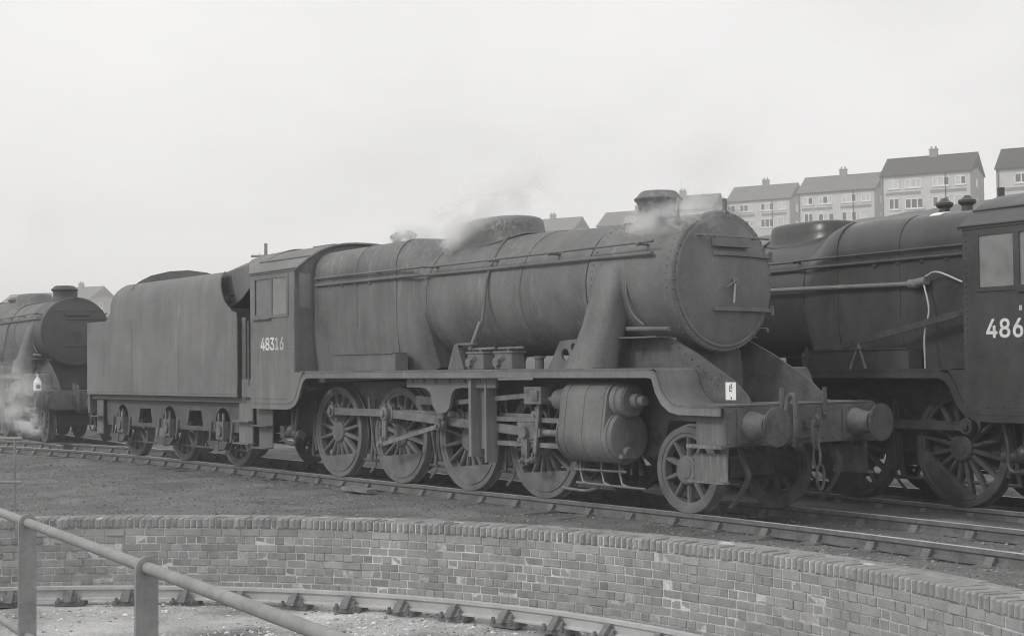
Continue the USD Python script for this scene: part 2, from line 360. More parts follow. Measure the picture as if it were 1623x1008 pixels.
# --- circular race rail on cast chairs
RZ = -0.747; RRAD = PR - .741
race = thing('race_rail', 'curved steel race rail on cast chairs around the pit floor', 'rail')
prof = [(-.035, 0), (.035, 0), (.035, -.035), (.011, -.05), (.011, -.125), (.045, -.14), (.045, -.155), (-.045, -.155), (-.045, -.14), (-.011, -.125), (-.011, -.05), (-.035, -.035)]
secs = [np.c_[PC[0] + (RRAD + o) * np.cos(a_), PC[1] + (RRAD + o) * np.sin(a_), np.full_like(a_, RZ + z)] for o, z in prof]
obj('rail', loft(secs + [secs[0]], cap=False), 'race', race, smooth=25)
nch = 76
for k in range(nch):
    a = 2 * PI * (k + .35) / nch
    parts = [bx(-.16, .16, -.11, .11, -.215, -.158)]
    for s in (-1, 1):
        parts.append(prismX([(s * .04, -.158), (s * .17, -.158), (s * .15, -.13), (s * .055, -.035), (s * .04, -.035)][::s], -.035, .035))
        parts.append(prismX([(s * .04, -.158), (s * .12, -.158), (s * .04, -.08)][::s], -.08, .08))
        parts.append(cyl((.115, s * .115, -.17), (.115, s * .115, -.115), .02, n=6)); parts.append(cyl((-.115, s * .115, -.17), (-.115, s * .115, -.115), .02, n=6))
    m = cat_(parts)
    R = np.array([[-math.sin(a), math.cos(a), 0], [math.cos(a), math.sin(a), 0], [0, 0, 1]]).T
    m.vertices = m.vertices @ R.T + [PC[0] + RRAD * math.cos(a), PC[1] + RRAD * math.sin(a), RZ]; 
    m.invert(); obj('rail_chair', m, 'chair', race, smooth=False)

# --- railway tracks
def track(name, label, pts, z0, group=None):
    t = thing(name, label, 'railway track', kind='structure')
    pts = np.array(pts, float); d = np.gradient(pts, axis=0); d /= np.linalg.norm(d, axis=1)[:, None]; nn = np.c_[-d[:, 1], d[:, 0]]
    head = [(-.035, -.002), (-.028, 0), (.028, 0), (.035, -.002), (.035, -.042), (.009, -.055), (.009, -.105), (.033, -.115), (.033, -.145), (-.033, -.145), (-.033, -.115), (-.009, -.105), (-.009, -.055), (-.035, -.042)]
    for s in (-1, 1):
        c = pts + nn * s * .7525
        secs = [np.array([[p[0] + q[0] * o, p[1] + q[1] * o, z0 + z] for o, z in head]) for p, q in zip(c, nn)]
        r = obj('rail', loft(secs), 'rail', t, smooth=25)
        top = [np.array([[p[0] + q[0] * o, p[1] + q[1] * o, z0 + z] for o, z in ((-.027, .0015), (.027, .0015), (.027, .0005), (-.027, .0005))]) for p, q in zip(c, nn)]
        obj('running_surface', loft(top), 'rail_top', r, smooth=False)
    ln = np.r_[0, np.cumsum(np.linalg.norm(np.diff(pts, axis=0), axis=1))]; chairs = []
    for s in np.arange(.3, ln[-1], .76):
        p = np.array([np.interp(s, ln, pts[:, 0]), np.interp(s, ln, pts[:, 1])]); dd = np.array([np.interp(s, ln, d[:, 0]), np.interp(s, ln, d[:, 1])]); dd /= np.linalg.norm(dd); q = np.array([-dd[1], dd[0]])
        w = .127 + rng.normal(0, .004); hl = 1.32 + rng.normal(0, .03); yaw = rng.normal(0, .012)
        b = bx(-w, w, -hl, hl, -.30, -.152 + rng.normal(0, .006)); b = b.subdivide() if False else b
        R = np.array([[dd[0], q[0], 0], [dd[1], q[1], 0], [0, 0, 1]]) @ trimesh.transformations.rotation_matrix(yaw, [0, 0, 1])[:3, :3]
        b.vertices = b.vertices @ R.T + [p[0], p[1], z0]
        obj('sleeper', b, 'sleeper', t, smooth=False)
        for sd_ in (-1, 1):
            ch = cat_([bx(-.1, .1, sd_ * .7525 - .17, sd_ * .7525 + .17, -.155, -.135), prismX([(sd_ * .7525 - .1, -.14), (sd_ * .7525 + .1, -.14), (sd_ * .7525 + .045, -.06), (sd_ * .7525 - .045, -.06)], -.05, .05)])
            ch.vertices = ch.vertices @ R.T + [p[0], p[1], z0]; chairs.append(ch)
    obj('rail_chairs', chairs, 'rail', t, smooth=False, kind='stuff')
xs = np.linspace(-52, 16, 137)
track('railway_track', 'nearer railway track curving along the edge of the turntable pit', np.c_[xs, yc1(xs)], 0.0)
u = np.linspace(-26, 14, 41)
track('railway_track', 'farther railway track under the engine at the right', L2[:2] + u[:, None] * t2dir, L2[2])

# --- loose cinders and pale stones
def stones(n, fx_, zf, smin, smax, seed):
    r = np.random.default_rng(seed); base = trimesh.creation.icosahedron().vertices; bf = trimesh.creation.icosahedron().faces
    P_ = fx_(r, n); out_v, out_f = [], []
    z = zf(P_[:, 0], P_[:, 1]); sz = smin * (smax / smin) ** (r.random(len(P_)) ** 2.2)
    V = base[None] * (1 + r.normal(0, .22, (len(P_), 12, 1))) * sz[:, None, None] * np.stack([r.uniform(.7, 1.3, len(P_)), r.uniform(.7, 1.3, len(P_)), r.uniform(.4, .8, len(P_))], -1)[:, None, :]
    V[:, :, 0] += P_[:, :1]; V[:, :, 1] += P_[:, 1:2]; V[:, :, 2] += z[:, None] + sz[:, None] * .15
    F = bf[None] + (np.arange(len(P_)) * 12)[:, None, None]
    global TONE; TONE = np.repeat(np.clip(r.normal(.5, .17, len(P_)), .1, .95), 12)
    return T(V.reshape(-1, 3), F.reshape(-1, 3))
def yard_pts(r, n):
    x = r.uniform(-26, 9, n); y = r.uniform(-7, 1.2, n)
    ok = np.hypot(x - PC[0], y - PC[1]) > PR + .3
    return np.c_[x, y][ok]
st_ = stones(60000, yard_pts, ground_z, .004, .022, 7)
obj('cinders', st_, 'stone', tone=TONE, smooth=False, label='loose cinders and small stones scattered over the ash beside the track', cat='cinders', kind='stuff')
def pit_pts(r, n):
    a = r.uniform(.2, PI + .6, n); q = np.sqrt(r.uniform(3.5 ** 2, (PR - .05) ** 2, n)); x = PC[0] + q * np.cos(a); y = PC[1] + q * np.sin(a)
    keep = meshkit.fbm(np.c_[x, y, x * 0] * .9, 3, 21) + r.normal(0, .07, n) > .47
    return np.c_[x, y][keep]
st_ = stones(22000, pit_pts, lambda x, y: FLOOR + (meshkit.fbm(np.stack([x, y, x * 0], -1) * 1.5, 4, 5) - .5) * .07, .007, .03, 9)
obj('pale_gravel', st_, 'palestone', tone=TONE, smooth=False, label='pale gravel scattered over the pit floor inside the race rail', cat='gravel', kind='stuff')

# ------------------------------------------------------------------ steam locomotives (origin under the leading axle, +X forward)
X4 = [-2.667, -4.343, -6.096, -7.925]
BZ = 2.72
def wheel(parent, name, x, y, s, R, nsp, mat, crank=None, weight=0.0):
    """s: side the outer face looks to; crank: angle of the crank pin"""
    n = 56; yo = y
    dirY = (0, s, 0)
    tyre = lathe([(0, R - .075), (.0, R - .004), (-.004, R), (-.10, R + .006), (-.115, R + .03), (-.135, R + .028), (-.14, R - .07)], (x, yo, R), dirY, n)
    k = int(n)
    # rim ring
    tyre = loft([ring((x, yo + s * t, R), np.array([1., 0, 0]), np.array([0, 0, 1.]), r, n) for t, r in
                 [(-.135, R - .075), (-.006, R - .075), (0, R - .068), (0, R - .005), (-.006, R), (-.10, R + .006), (-.112, R + .03), (-.132, R + .028), (-.135, R - .075)]], cap=False)
    rim = loft([ring((x, yo + s * t, R), np.array([1., 0, 0]), np.array([0, 0, 1.]), r, n) for t, r in
                [(-.12, R - .125), (-.02, R - .125), (-.012, R - .115), (-.012, R - .074), (-.12, R - .074), (-.12, R - .125)]], cap=False)
    hub = lathe([(-.14, .19), (-.0, .17), (.018, .15), (.022, .095), (.03, .09), (.03, 0)], (x, yo, R), dirY, 28)
    body = [rim, hub]
    for q in range(nsp):
        a = 2 * PI * (q + .5) / nsp; c, sn = math.cos(a), math.sin(a)
        def sec(r, w, t):
            o = []
            for e, b in ((-1, -.105), (-1, -.04), (-.45, -.018), (.45, -.018), (1, -.04), (1, -.105)):
                o.append([x + c * r - sn * w * e, yo + s * (b * t), R + sn * r + c * w * e])
            return np.array(o)
        body.append(loft([sec(.12, .034, 1), sec(R - .10, .024, 1)]))
    if crank is not None:
        c, sn = math.cos(crank), math.sin(crank)
        body.append(lathe([(-.12, .12), (.0, .12), (.015, .1)], (x + c * .33, yo, R + sn * .33), dirY, 20))
    w = obj(name, body, mat, parent, smooth=30)
    obj('tyre', tyre, mat, w, smooth=30)
    if weight:
        cr = (crank or 0) + PI; rr_ = R - .085; half = weight
        pts = [(x + rr_ * math.cos(t), R + rr_ * math.sin(t)) for t in np.linspace(cr - half, cr + half, 24)]
        m = prismY(Polygon(pts), yo - s * .06, yo + s * .004); obj('balance_weight', m, mat, w, smooth=25)
    return w

def fishrod(x0, z0, x1, z1, y, s, h, t, e0, e1):
    """a rod with eyes at both ends"""
    d = np.array([x1 - x0, z1 - z0]); L = np.linalg.norm(d); d /= L; n = np.array([-d[1], d[0]])
    bar = Polygon([(x0 + n[0] * h, z0 + n[1] * h), (x1 + n[0] * h, z1 + n[1] * h), (x1 - n[0] * h, z1 - n[1] * h), (x0 - n[0] * h, z0 - n[1] * h)])
    m = [prismY(bar, y, y + s * t)]
    for (xx, zz, e) in ((x0, z0, e0), (x1, z1, e1)):
        m.append(lathe([(-.012, e * .92), (-.006, e), (t + .012, e), (t + .02, e * .9)], (xx, y, zz), (0, s, 0), 20))
        m.append(lathe([(t, e * .5), (t + .05, e * .5), (t + .055, e * .4)], (xx, y, zz), (0, s, 0), 14))
        m.append(cyl((xx, y + s * t / 2, zz + e * .8), (xx, y + s * t / 2, zz + e + .05), .02, n=8))
    return cat_(m)

def locomotive(label, loc, rotz, K, digits=None, crank0=95, worn=True):
    t = thing('steam_locomotive', label, 'locomotive', loc, rotz)
    def P(name, mesh, mat, parent=None, smooth=35, label=None): return obj(name, mesh, mat, parent or t, smooth, label)
    body, smoke, under, whl, rod = K['body'], K['smoke'], K['under'], K['wheel'], K['rod']
    # boiler
    P('smokebox', lathe([(0, .79), (.0, .818), (-.006, .838), (-.02, .853), (-.04, .86), (-.058, .854), (-.066, .838), (-1.56, .838), (-1.565, .80)], (-.15, 0, BZ), (1, 0, 0), 72), smoke)
    ri = [(.7 * math.cos(a), 0) for a in ()]
    P('rivet_row', [rivets([(x, math.cos(a) * .838, BZ + math.sin(a) * .838) for a in np.radians(np.arange(-60, 241, 7))], (0, 0, 1)) if False else cat_([ball((x, math.cos(a) * .838, BZ + math.sin(a) * .838), .011, 1) for a in np.radians(np.arange(-60, 241, 6))]) for x in (-.27, -1.62)], smoke, smooth=True)
    d = P('smokebox_door', lathe([(-.02, .775), (.0, .775), (.018, .76), (.03, .72), (.075, .6), (.125, .42), (.158, .22), (.168, 0)], (-.148, 0, BZ), (1, 0, 0), 72), smoke)
    P('rivet_row', [ball((-.148, .828 * math.cos(a), BZ + .828 * math.sin(a)), .012, 1) for a in np.linspace(0, 2 * PI, 49)[:-1]], smoke, smooth=True)
    P('door_ring', lathe([(-.012, .80), (.006, .80), (.014, .79), (.014, .76), (-.012, .76)], (-.145, 0, BZ), (1, 0, 0), 72), smoke, d)
    for z in (.32, -.34):
        P('hinge_strap', loft([np.array([[-.15 + .168 * (1 - (abs(y) / .79) ** 2) * (1 - (z / .79) ** 2) + .014 + b, y, BZ + z + c] for b, c in ((0, -.028), (.018, -.024), (.018, .024), (0, .028))]) for y in np.linspace(.80, -.30, 14)]), smoke, d)
        P('hinge', cyl((-.125, .81, BZ + z - .06), (-.125, .81, BZ + z + .06), .028, n=10), smoke, d)
    P('handle_boss', cyl((-.02, 0, BZ), (.07, 0, BZ), .04, n=14), smoke, d)
    P('door_handle', [cyl((.052, 0, BZ + .02), (.048, -.03, BZ - .27), .013, n=8)], 'bright' if K.get('hero') else smoke, d)
    P('door_handle', cyl((.07, 0, BZ), (.07, -.17, BZ - .09), .013, n=8), smoke, d)
    P('number_plate', bx(-.03, .03, -.30, .30, BZ + .28 + .12, BZ + .28 + .25), smoke, d)
    P('door_handrail', [tube([(.02, -.62, BZ + .52), (.02, .62, BZ + .52)], .014, 8)] + [cyl((-.12, y, BZ + .52), (.02, y, BZ + .52), .012, n=6) for y in (-.45, 0, .45)], smoke)
    P('lamp_bracket', [bx(-.12, -.105, -.03, .03, BZ + .83, BZ + 1.0), bx(-.13, -.05, -.03, .03, BZ + .82, BZ + .835)], smoke)
    # chimney
    cp = [(.0, .50), (.015, .45), (.05, .375), (.11, .305), (.19, .268), (.28, .257), (.36, .268), (.395, .30), (.41, .312), (.425, .312), (.44, .285), (.50, .235), (.515, .215), (.515, .19), (.3, .19)]
    ck = K.get('chimney', 1.0)
    secs = []
    for zz, r in cp:
        rg = ring((-1.265, 0, 3.40 + zz), np.array([1., 0, 0]), np.array([0, 1., 0]), r * ck, 40)
        if zz < .15:
            k = 1 - zz / .15; rg[:, 2] = np.maximum(rg[:, 2] - .0, 0) * (1 - k) + k * (BZ + np.sqrt(np.maximum(.838 ** 2 - rg[:, 1] ** 2, 0)) + zz * .6)
        secs.append(rg)
    P('chimney', loft(secs), smoke)
    # barrel, bands, firebox
    P('boiler_barrel', lathe([(0, .80), (-.01, .815), (-3.55, .895), (-3.56, .5)], (-1.74, 0, BZ), (1, 0, 0), 72), body)
    def br(x): return .815 + (.895 - .815) * np.clip((-1.75 - x) / 3.54, 0, 1)
    for x in (-1.78, -3.1, -5.26):
        P('boiler_band', lathe([(.03, br(x) + .0), (.028, br(x) + .008), (-.028, br(x) + .008), (-.03, br(x))], (x, 0, BZ), (1, 0, 0), 72), body)
    def belp(x, w, ht, hb, rr_, wb):
        pts = []
        for a in np.linspace(0, 90, 9): pts.append((w - rr_ + rr_ * math.cos(math.radians(a)), ht - rr_ + rr_ * math.sin(math.radians(a))))
        pts = [(wb, hb), (w, hb + .75)] + pts; L = [(-y, z) for y, z in pts[::-1]]
        return np.array([[x, y, z] for y, z in pts + L])
    P('firebox', loft([belp(-5.27, .885, 3.612, 1.72, .86, .62), belp(-5.40, .898, 3.622, 1.66, .78, .70), belp(-5.6, .92, 3.64, 1.6, .62, .78), belp(-5.9, .94, 3.66, 1.56, .44, .82), belp(-8.40, .96, 3.62, 1.5, .38, .88)]), body)
    for x in (-5.98, -7.1, -8.3):
        q = np.interp(x, [-8.4, -5.6], [.96, .94]); zt_ = np.interp(x, [-8.4, -5.6], [3.62, 3.66])
        P('firebox_band', loft([belp(x - .03, q + .006, zt_ + .006, 1.6, .41, .86), belp(x + .03, q + .006, zt_ + .006, 1.6, .41, .86)]), body)
    for x, s in [(x, s) for x in (-7.9, -7.5, -7.1, -6.7) for s in (-1, 1)]: P('washout_plug', lathe([(-.03, .045), (.012, .045), (.02, .03), (.03, .02)], (x, s * .945, 3.03), (0, s, .1), 12), body)
    def saddle_dome(x, rx, ry, z0, z1):
        secs = []
        for k, (h, q) in enumerate([(0, 1.12), (.03, 1.06), (.1, 1.0), (.4, .975), (.62, .93), (.8, .84), (.92, .68), (.98, .42), (1, .08)]):
            a = np.linspace(0, 2 * PI, 40, endpoint=False); sq = lambda v: np.sign(v) * np.abs(v) ** (.7 if rx > .6 else 1); xx = x + (rx - ry * (1 - q)) * sq(np.cos(a)); yy = ry * q * sq(np.sin(a))
            zb = BZ + np.sqrt(np.maximum(br(x) ** 2 - yy ** 2, 0)); zz = zb * (1 - h) + z1 * h if k < 4 else np.full_like(a, (zb.min()) * (1 - h) + z1 * h) if False else zb * (1 - h) ** 1.5 + z1 * (1 - (1 - h) ** 1.5)
            secs.append(np.c_[xx, yy, zz])
        return loft(secs)
    P('dome', saddle_dome(-4.58, .72, .46, 3.5, K.get('dome', 3.87)), body)
    for x in (-7.02, -7.40):
        P('safety_valve', lathe([(0, .10), (.02, .10), (.03, .075), (.14, .07), (.16, .10), (.18, .115), (.21, .115), (.225, .08), (.27, .035), (.275, 0)], (x, 0, 3.63), (0, 0, 1), 18), body)
    if not K.get('hero'): P('whistle', [cyl((-8.15, .25, 3.62), (-8.15, .25, 3.78), .03, n=10), cyl((-8.15, .25, 3.78), (-8.15, .25, 3.9), .045, n=10)], body)
    for s in (-1, 1):
        P('boiler_handrail', [tube(smoothpath([(-8.3, s * 1.0, 3.17), (-5.4, s * .99, 3.17), (-4.8, s * .90, 3.17), (-.45, s * .86, 3.19)], 5), .016, 8)], body)
        for x in (-7.6, -6.4, -5.1, -3.7, -2.4, -.7):
            yb = math.sqrt(max(br(x) ** 2 - .45 ** 2, .1)) if x > -5.3 else .93
            P('handrail_stanchion', [cyl((x, s * yb, 3.17), (x, s * (.99 if x < -5.3 else .885), 3.17), .018, .014, 8), ball((x, s * (.99 if x < -5.3 else .88), 3.17), .026, 1)], body)
        yj = lambda x, z: (math.sqrt(br(x) ** 2 - (z - BZ) ** 2) if x > -5.3 else .945) + .035
        P('ejector_pipe', tube([(-8.3, s * yj(-8.3, 3.06), 3.06), (-5.45, s * yj(-6, 3.06), 3.06), (-5.1, s * yj(-5.1, 3.06), 3.06), (-1.6, s * (yj(-1.75, 3.06) + .02), 3.06), (-.5, s * .83, 3.05)], .022, 8), body)
        P('clack_pipe', tube(smoothpath([(-4.0, s * .3, 3.58), (-3.85, s * .62, 3.33), (-3.78, s * .86, 2.95), (-3.76, s * .93, 2.6), (-3.76, s * .99, 2.25), (-3.86, s * 1.03, 1.95), (-3.86, s * 1.05, 1.7)], 5), .022, 8), body)
        P('delivery_pipe', tube(smoothpath([(-3.76, s * 1.0, 2.33), (-3.80, s * 1.08, 2.1), (-3.84, s * 1.12, 1.95)], 5), .03, 8), 'pipe' if K.get('hero') else body)
        # steam pipe casing, saddle
        secs = []
        for f_, (x, y, z, rx, ry) in enumerate([(-1.30, .60, 3.06, .22, .12), (-1.30, .70, 2.9, .25, .20), (-1.31, .78, 2.6, .26, .22), (-1.36, .86, 2.2, .27, .24), (-1.42, .96, 1.85, .30, .26), (-1.44, 1.0, 1.69, .33, .27)]):
            a = np.linspace(0, 2 * PI, 28, endpoint=False); sp = lambda v: np.sign(v) * np.abs(v) ** .75
            secs.append(np.c_[x + rx * sp(np.cos(a)), s * (y + ry * sp(np.sin(a))), np.full(28, z)])
        P('steam_pipe_casing', loft(secs), body)
        P('lubricator_pipe', tube([(-.95, s * .84, 2.16), (-.22, s * .84, 2.14)], .028, 8), body)
        P('blower_pipe', tube(smoothpath([(-1.02, s * .79, 2.98), (-.95, s * .85, 2.6), (-.86, s * .84, 2.35), (-.7, s * .80, 2.2)], 5), .014, 6), body)
    P('smokebox_saddle', [prismX([(-.62, 1.3), (.62, 1.3), (.62, 1.75), (.50, 2.05), (.45, 2.2), (-.45, 2.2), (-.50, 2.05), (-.62, 1.75)], -1.62, -.45)], smoke)
    # frames
    for s in (-1, 1):
        P('frame_plate', prismY([(-9.9, .62), (-9.9, 1.15), (-8.4, 1.5), (-1.2, 1.55), (-1.2, 2.05), (-.42, 2.04), (-.36, 2.02), (.03, 1.85), (.62, 1.53), (.82, 1.37), (.90, 1.24), (.95, .84), (.55, .82), (.45, 1.06), (-.45, 1.06), (-.6, .62)], s * .62, s * .65), under)
        P('rivet_row', [ball((x, s * .652, z), .013, 1) for x, z in [(-1.1 + .12 * k, 1.98) for k in range(7)] + [(-.25 + .105 * k, 1.93 - .074 * k) for k in range(11)] + [(-1.1 + .13 * k, 1.62) for k in range(9)]], under, smooth=True)
        P('frame_stay', prismY([(-.42, 2.045), (-.42, 2.062), (-1.2, 2.062), (-1.2, 2.045)], s * .60, s * .86), body)
    P('smokebox_front_stay', prismX([(-.61, 1.28), (.61, 1.28), (.61, 1.9), (.35, 1.95), (-.35, 1.95), (-.61, 1.9)], -.5, -.46), smoke)
    # running plate and valance
    pl = P('running_plate', [bx(-8.25, -.02, s * .66, s * 1.30, 1.667, 1.685) for s in (-1, 1)], body, smooth=False)
    sc = [(-9.99, 1.16), (-8.75, 1.16), (-8.60, 1.175), (-8.48, 1.22), (-8.40, 1.30), (-8.34, 1.42), (-8.27, 1.54), (-8.18, 1.625), (-8.05, 1.665), (-7.8, 1.668), (-.12, 1.668), (-.03, 1.655), (.03, 1.62), (.06, 1.56), (.10, 1.45), (.18, 1.34), (.28, 1.275), (.4, 1.255), (1.04, 1.25)]
    up = np.array(sc); dpt = np.gradient(up, axis=0); dpt /= np.linalg.norm(dpt, axis=1)[:, None]; lo_ = up + np.c_[dpt[:, 1], -dpt[:, 0]] * .095
    for s in (-1, 1):
        P('valance', prismY(Polygon(np.vstack([up, lo_[::-1]])), s * 1.28, s * 1.30), K['side'])
        P('angle_strip', strip_path(up + np.c_[-dpt[:, 1], dpt[:, 0]] * .004, s * 1.20, s * 1.306, .012), body)
        P('front_apron', strip_path([(-.02, 1.684), (.03, 1.66), (.07, 1.58), (.11, 1.47), (.19, 1.36), (.29, 1.295), (.4, 1.272)], s * .66, s * 1.28, .012), body)
    P('front_platform', bx(.38, 1.05, -1.25, 1.25, 1.258, 1.275), body, smooth=False)
    if True:
        for s in (-1, 1):
            P('gusset', prismY([(-4.32, 1.69), (-4.17, 2.02), (-4.10, 2.05), (-3.72, 2.05), (-3.72, 2.02), (-4.08, 2.02), (-3.93, 1.69)], s * 1.08, s * 1.16), body)
            P('gusset', prismY(Polygon([(-2.12, 1.69), (-1.88, 2.03), (-1.40, 2.06), (-1.52, 1.69)]).difference(unary_union([Point(-1.78, 1.86).buffer(.075), Point(-1.62, 1.95).buffer(.05)])), s * 1.10, s * 1.14), body)
            for x in (-3.62, -3.0):
                lb = P('lubricator', [bx(x - .17, x + .2, s * 1.0, s * 1.2, 1.69, 1.90), bx(x - .19, x + .22, s * .98, s * 1.215, 1.90, 1.925)], body, smooth=False)
                P('lid_handle', [cyl((x - .22, s * 1.1, 1.96), (x + .32, s * 1.1, 1.965), .018, n=8), cyl((x + .0, s * 1.1, 1.92), (x, s * 1.1, 1.96), .02, n=8)], body, lb)
                P('drive_crank', [cyl((x - .1, s * 1.2, 1.78), (x - .1, s * 1.25, 1.78), .06, n=14), cyl((x - .1, s * 1.24, 1.78), (x + .05, s * 1.24, 1.86), .014, n=6)], body, lb)
            P('sandbox', [bx(-7.45, -5.68, s * .93, s * 1.16, 1.688, 1.93), bx(-7.45, -5.70, s * .93, s * 1.18, 1.93, 1.945), bx(-5.66, -5.60, s * .98, s * 1.2, 1.688, 1.93)], body, smooth=False)
            P('sand_filler', [cyl((-2.32, s * 1.12, 1.68), (-2.32, s * 1.12, 1.82), .06, n=14), cyl((-2.32, s * 1.12, 1.82), (-2.32, s * 1.12, 1.85), .08, n=14)], body)
    # reversing gear on the left side
    P('reversing_rod', fishrod(-8.35, 2.36, -5.6, 1.86, 1.12, 1, .04, .03, .06, .07), rod if not K.get('hero') else body)
    P('rod_guide', [tube([(-6.72, 1.16, 1.69), (-6.6, 1.16, 2.0), (-6.44, 1.16, 1.69)], .02, 8)], 'pipe')
    P('exhaust_pipe', [tube(smoothpath([(-.8, .86, 2.84), (-2.5, .97, 2.82), (-4.9, 1.0, 2.79), (-7.45, 1.02, 2.74)], 5), .03, 10)], 'pipe' if not K.get('hero') else body)
    P('pipe_flange', [cyl((-7.5, 1.02, 2.74), (-7.36, 1.02, 2.74), .06, n=14), cyl((-7.42, 1.02, 2.74), (-7.66, 1.04, 2.77), .055, n=14)], 'pipe' if not K.get('hero') else body)
    P('injector_pipe', [tube(smoothpath([(-7.62, 1.05, 2.72), (-7.72, 1.08, 2.4), (-7.66, 1.1, 2.1), (-7.68, 1.12, 1.69)], 6), .012, 8)], 'bright' if not K.get('hero') else body)
    P('steam_pipe', [tube(smoothpath([(-7.65, 1.05, 2.82), (-7.85, 1.06, 2.86), (-8.2, 1.02, 2.72)], 5), .012, 8)], 'bright' if not K.get('hero') else body)
    # cab
    cab0, cab1 = -9.98, -8.45
    for s in (-1, 1):
        sheet = Polygon([(cab0, 1.16), (-8.72, 1.16), (-8.58, 1.18), (-8.45, 1.25), (-8.36, 1.40), (-8.28, 1.56), (-8.2, 1.65), (-8.2, 1.67), (cab1, 1.67), (cab1, 3.34), (cab0 - .02, 3.34), (cab0, 2.6)])
        win = unary_union([sbox(-9.83, 2.60, -9.26, 3.24).buffer(-.03).buffer(.03), sbox(-9.20, 2.60, -8.67, 3.24).buffer(-.03).buffer(.03)])
        sd_ = P('cab_side', prismY(sheet.difference(win), s * 1.296, s * 1.276), K['side'], smooth=25)
        fr_ = unary_union([sbox(-9.86, 2.57, -9.23, 3.27), sbox(-9.23, 2.57, -8.64, 3.27)]).difference(unary_union([sbox(-9.80, 2.62, -9.27, 3.22), sbox(-9.19, 2.62, -8.70, 3.22)]))
        w_ = P('window_frame', prismY(fr_, s * 1.299, s * 1.308), K['side'], sd_, smooth=25)
        P('window_ledge', bx(-9.86, -9.24, s * 1.30, s * 1.335, 2.545, 2.57), body, sd_, smooth=False)
        P('pane', bx(-9.82, -9.25, s * 1.284, s * 1.288, 2.60, 3.24), 'glass' if K.get('hero') else 'glass_pale', w_, smooth=False)
        P('pane', bx(-9.21, -8.66, s * 1.290, s * 1.294, 2.60, 3.24), 'glass_pale', w_, smooth=False)
        P('rain_strip', [tube([(cab0, s * 1.31, 3.335), (cab1 + .05, s * 1.31, 3.345)], .016, 6)], body)
        P('cab_handrail', tube([(cab0 - .02, s * 1.325, 1.45), (cab0 - .02, s * 1.325, 2.55)], .016, 8), body)
        P('rivet_row', [ball((x, s * 1.297, z), .011, 1) for x, z in [(cab1 - .05, z) for z in np.arange(1.75, 3.3, .075)] + [(x, 1.24) for x in np.arange(-9.9, -8.7, .075)] + [(x, 2.03) for x in np.arange(-9.9, -8.5, 5)]], K['side'], smooth=True)
    def roofz(y): return 3.80 - .47 * np.clip(np.abs(y) / 1.3, 0, 1) ** 2.6
    ys = np.linspace(-1.31, 1.31, 35)
    secs = []
    for y in ys:
        rear = -10.02 - .80 * np.clip((1.30 - abs(y)) / .42, 0, 1); z = float(roofz(y)); tz = .025
        secs.append(np.array([[rear, y, z], [cab1 + .06, y, z + .004], [cab1 + .06, y, z - tz], [rear, y, z - tz]]))
    P('cab_roof', loft(secs), K['side'], smooth=25)
    for s in (-1, 1): P('roof_strip', tube([(-10.1, s * 1.04, float(roofz(1.04)) + .012), (cab1 + .05, s * 1.04, float(roofz(1.04)) + .012)], .014, 6), body)
    if K.get('hero'):  # dark sheet bridging cab roof and tender, sides hung low to fill the gap
        secs = []
        for x, w, zt_, zd in ((-9.95, 1.02, .016, .05), (-10.4, 1.02, .0, .32), (-10.9, 1.0, -.04, .55), (-11.45, .98, -.10, .66), (-11.95, .97, -.17, .68)):
            yy = np.linspace(-w, w, 19); zz = roofz(yy) + zt_ + .01 * np.sin(yy * 9)
            top = [[x, -w, zz[0] - zd]] + [[x, y, z] for y, z in zip(yy, zz)] + [[x, w, zz[-1] - zd]]
            secs.append(np.array(top + [[x, q[1] * .985, q[2] - .012] for q in top[::-1]]))
        P('gap_sheet', loft(secs), 'soot', smooth=30, label='dark sheet filling the gap between cab roof and tender')
    P('roof_ventilator', [bx(-9.6, -8.9, -.30, .30, 3.79, 3.815)], body, smooth=False)
    fpts = [(1.275, 1.67)] + [(y, float(roofz(y)) - .027) for y in np.linspace(1.275, -1.275, 25)] + [(-1.275, 1.67)]
    hole = unary_union([sbox(-1.2, 2.72, -.99, 3.28), sbox(.99, 2.72, 1.2, 3.28)])
    cf = P('cab_front', prismX(Polygon(fpts).difference(hole), cab1 - .02, cab1 + .0), body)
    P('front_window', [bx(cab1 - .012, cab1 - .008, s * .98, s * 1.21, 2.71, 3.29) for s in (-1, 1)], 'glass', cf, smooth=False)
    P('cab_floor', bx(-9.99, cab1 - .03, -1.27, 1.27, 1.38, 1.42), under, smooth=False)
    P('backhead', [prismX([(-.85, 1.42), (.85, 1.42), (.88, 2.9), (.6, 3.3), (-.6, 3.3), (-.88, 2.9)], -8.75, -8.47)] + [cyl((-8.75, y, z), (-8.8, y, z), .07, n=12) for y, z in ((.3, 2.9), (-.3, 2.9), (.0, 3.05), (.5, 2.6))], under)
    P('drag_beam', [bx(-10.05, -9.85, -1.15, 1.15, .75, 1.15)], under, smooth=False)
    # footsteps under the cab
    for s in (-1, 1):
        P('cab_step', [bx(-9.93, -9.46, s * 1.14, s * 1.16, .40, 1.16), bx(-9.95, -9.44, s * 1.15, s * 1.3, .40, .42), bx(-9.95, -9.44, s * 1.15, s * 1.3, .77, .79)], body, smooth=False)
        P('front_step', [bx(.52, 1.02, s * 1.16, s * 1.175, .44, .74), bx(.55, 1.02, s * 1.16, s * 1.175, .84, 1.17), bx(.50, 1.04, s * 1.165, s * 1.29, .80, .84), bx(.50, 1.04, s * 1.165, s * 1.27, .42, .445), bx(.96, 1.02, s * 1.155, s * 1.17, .44, 1.2)], body, smooth=False)
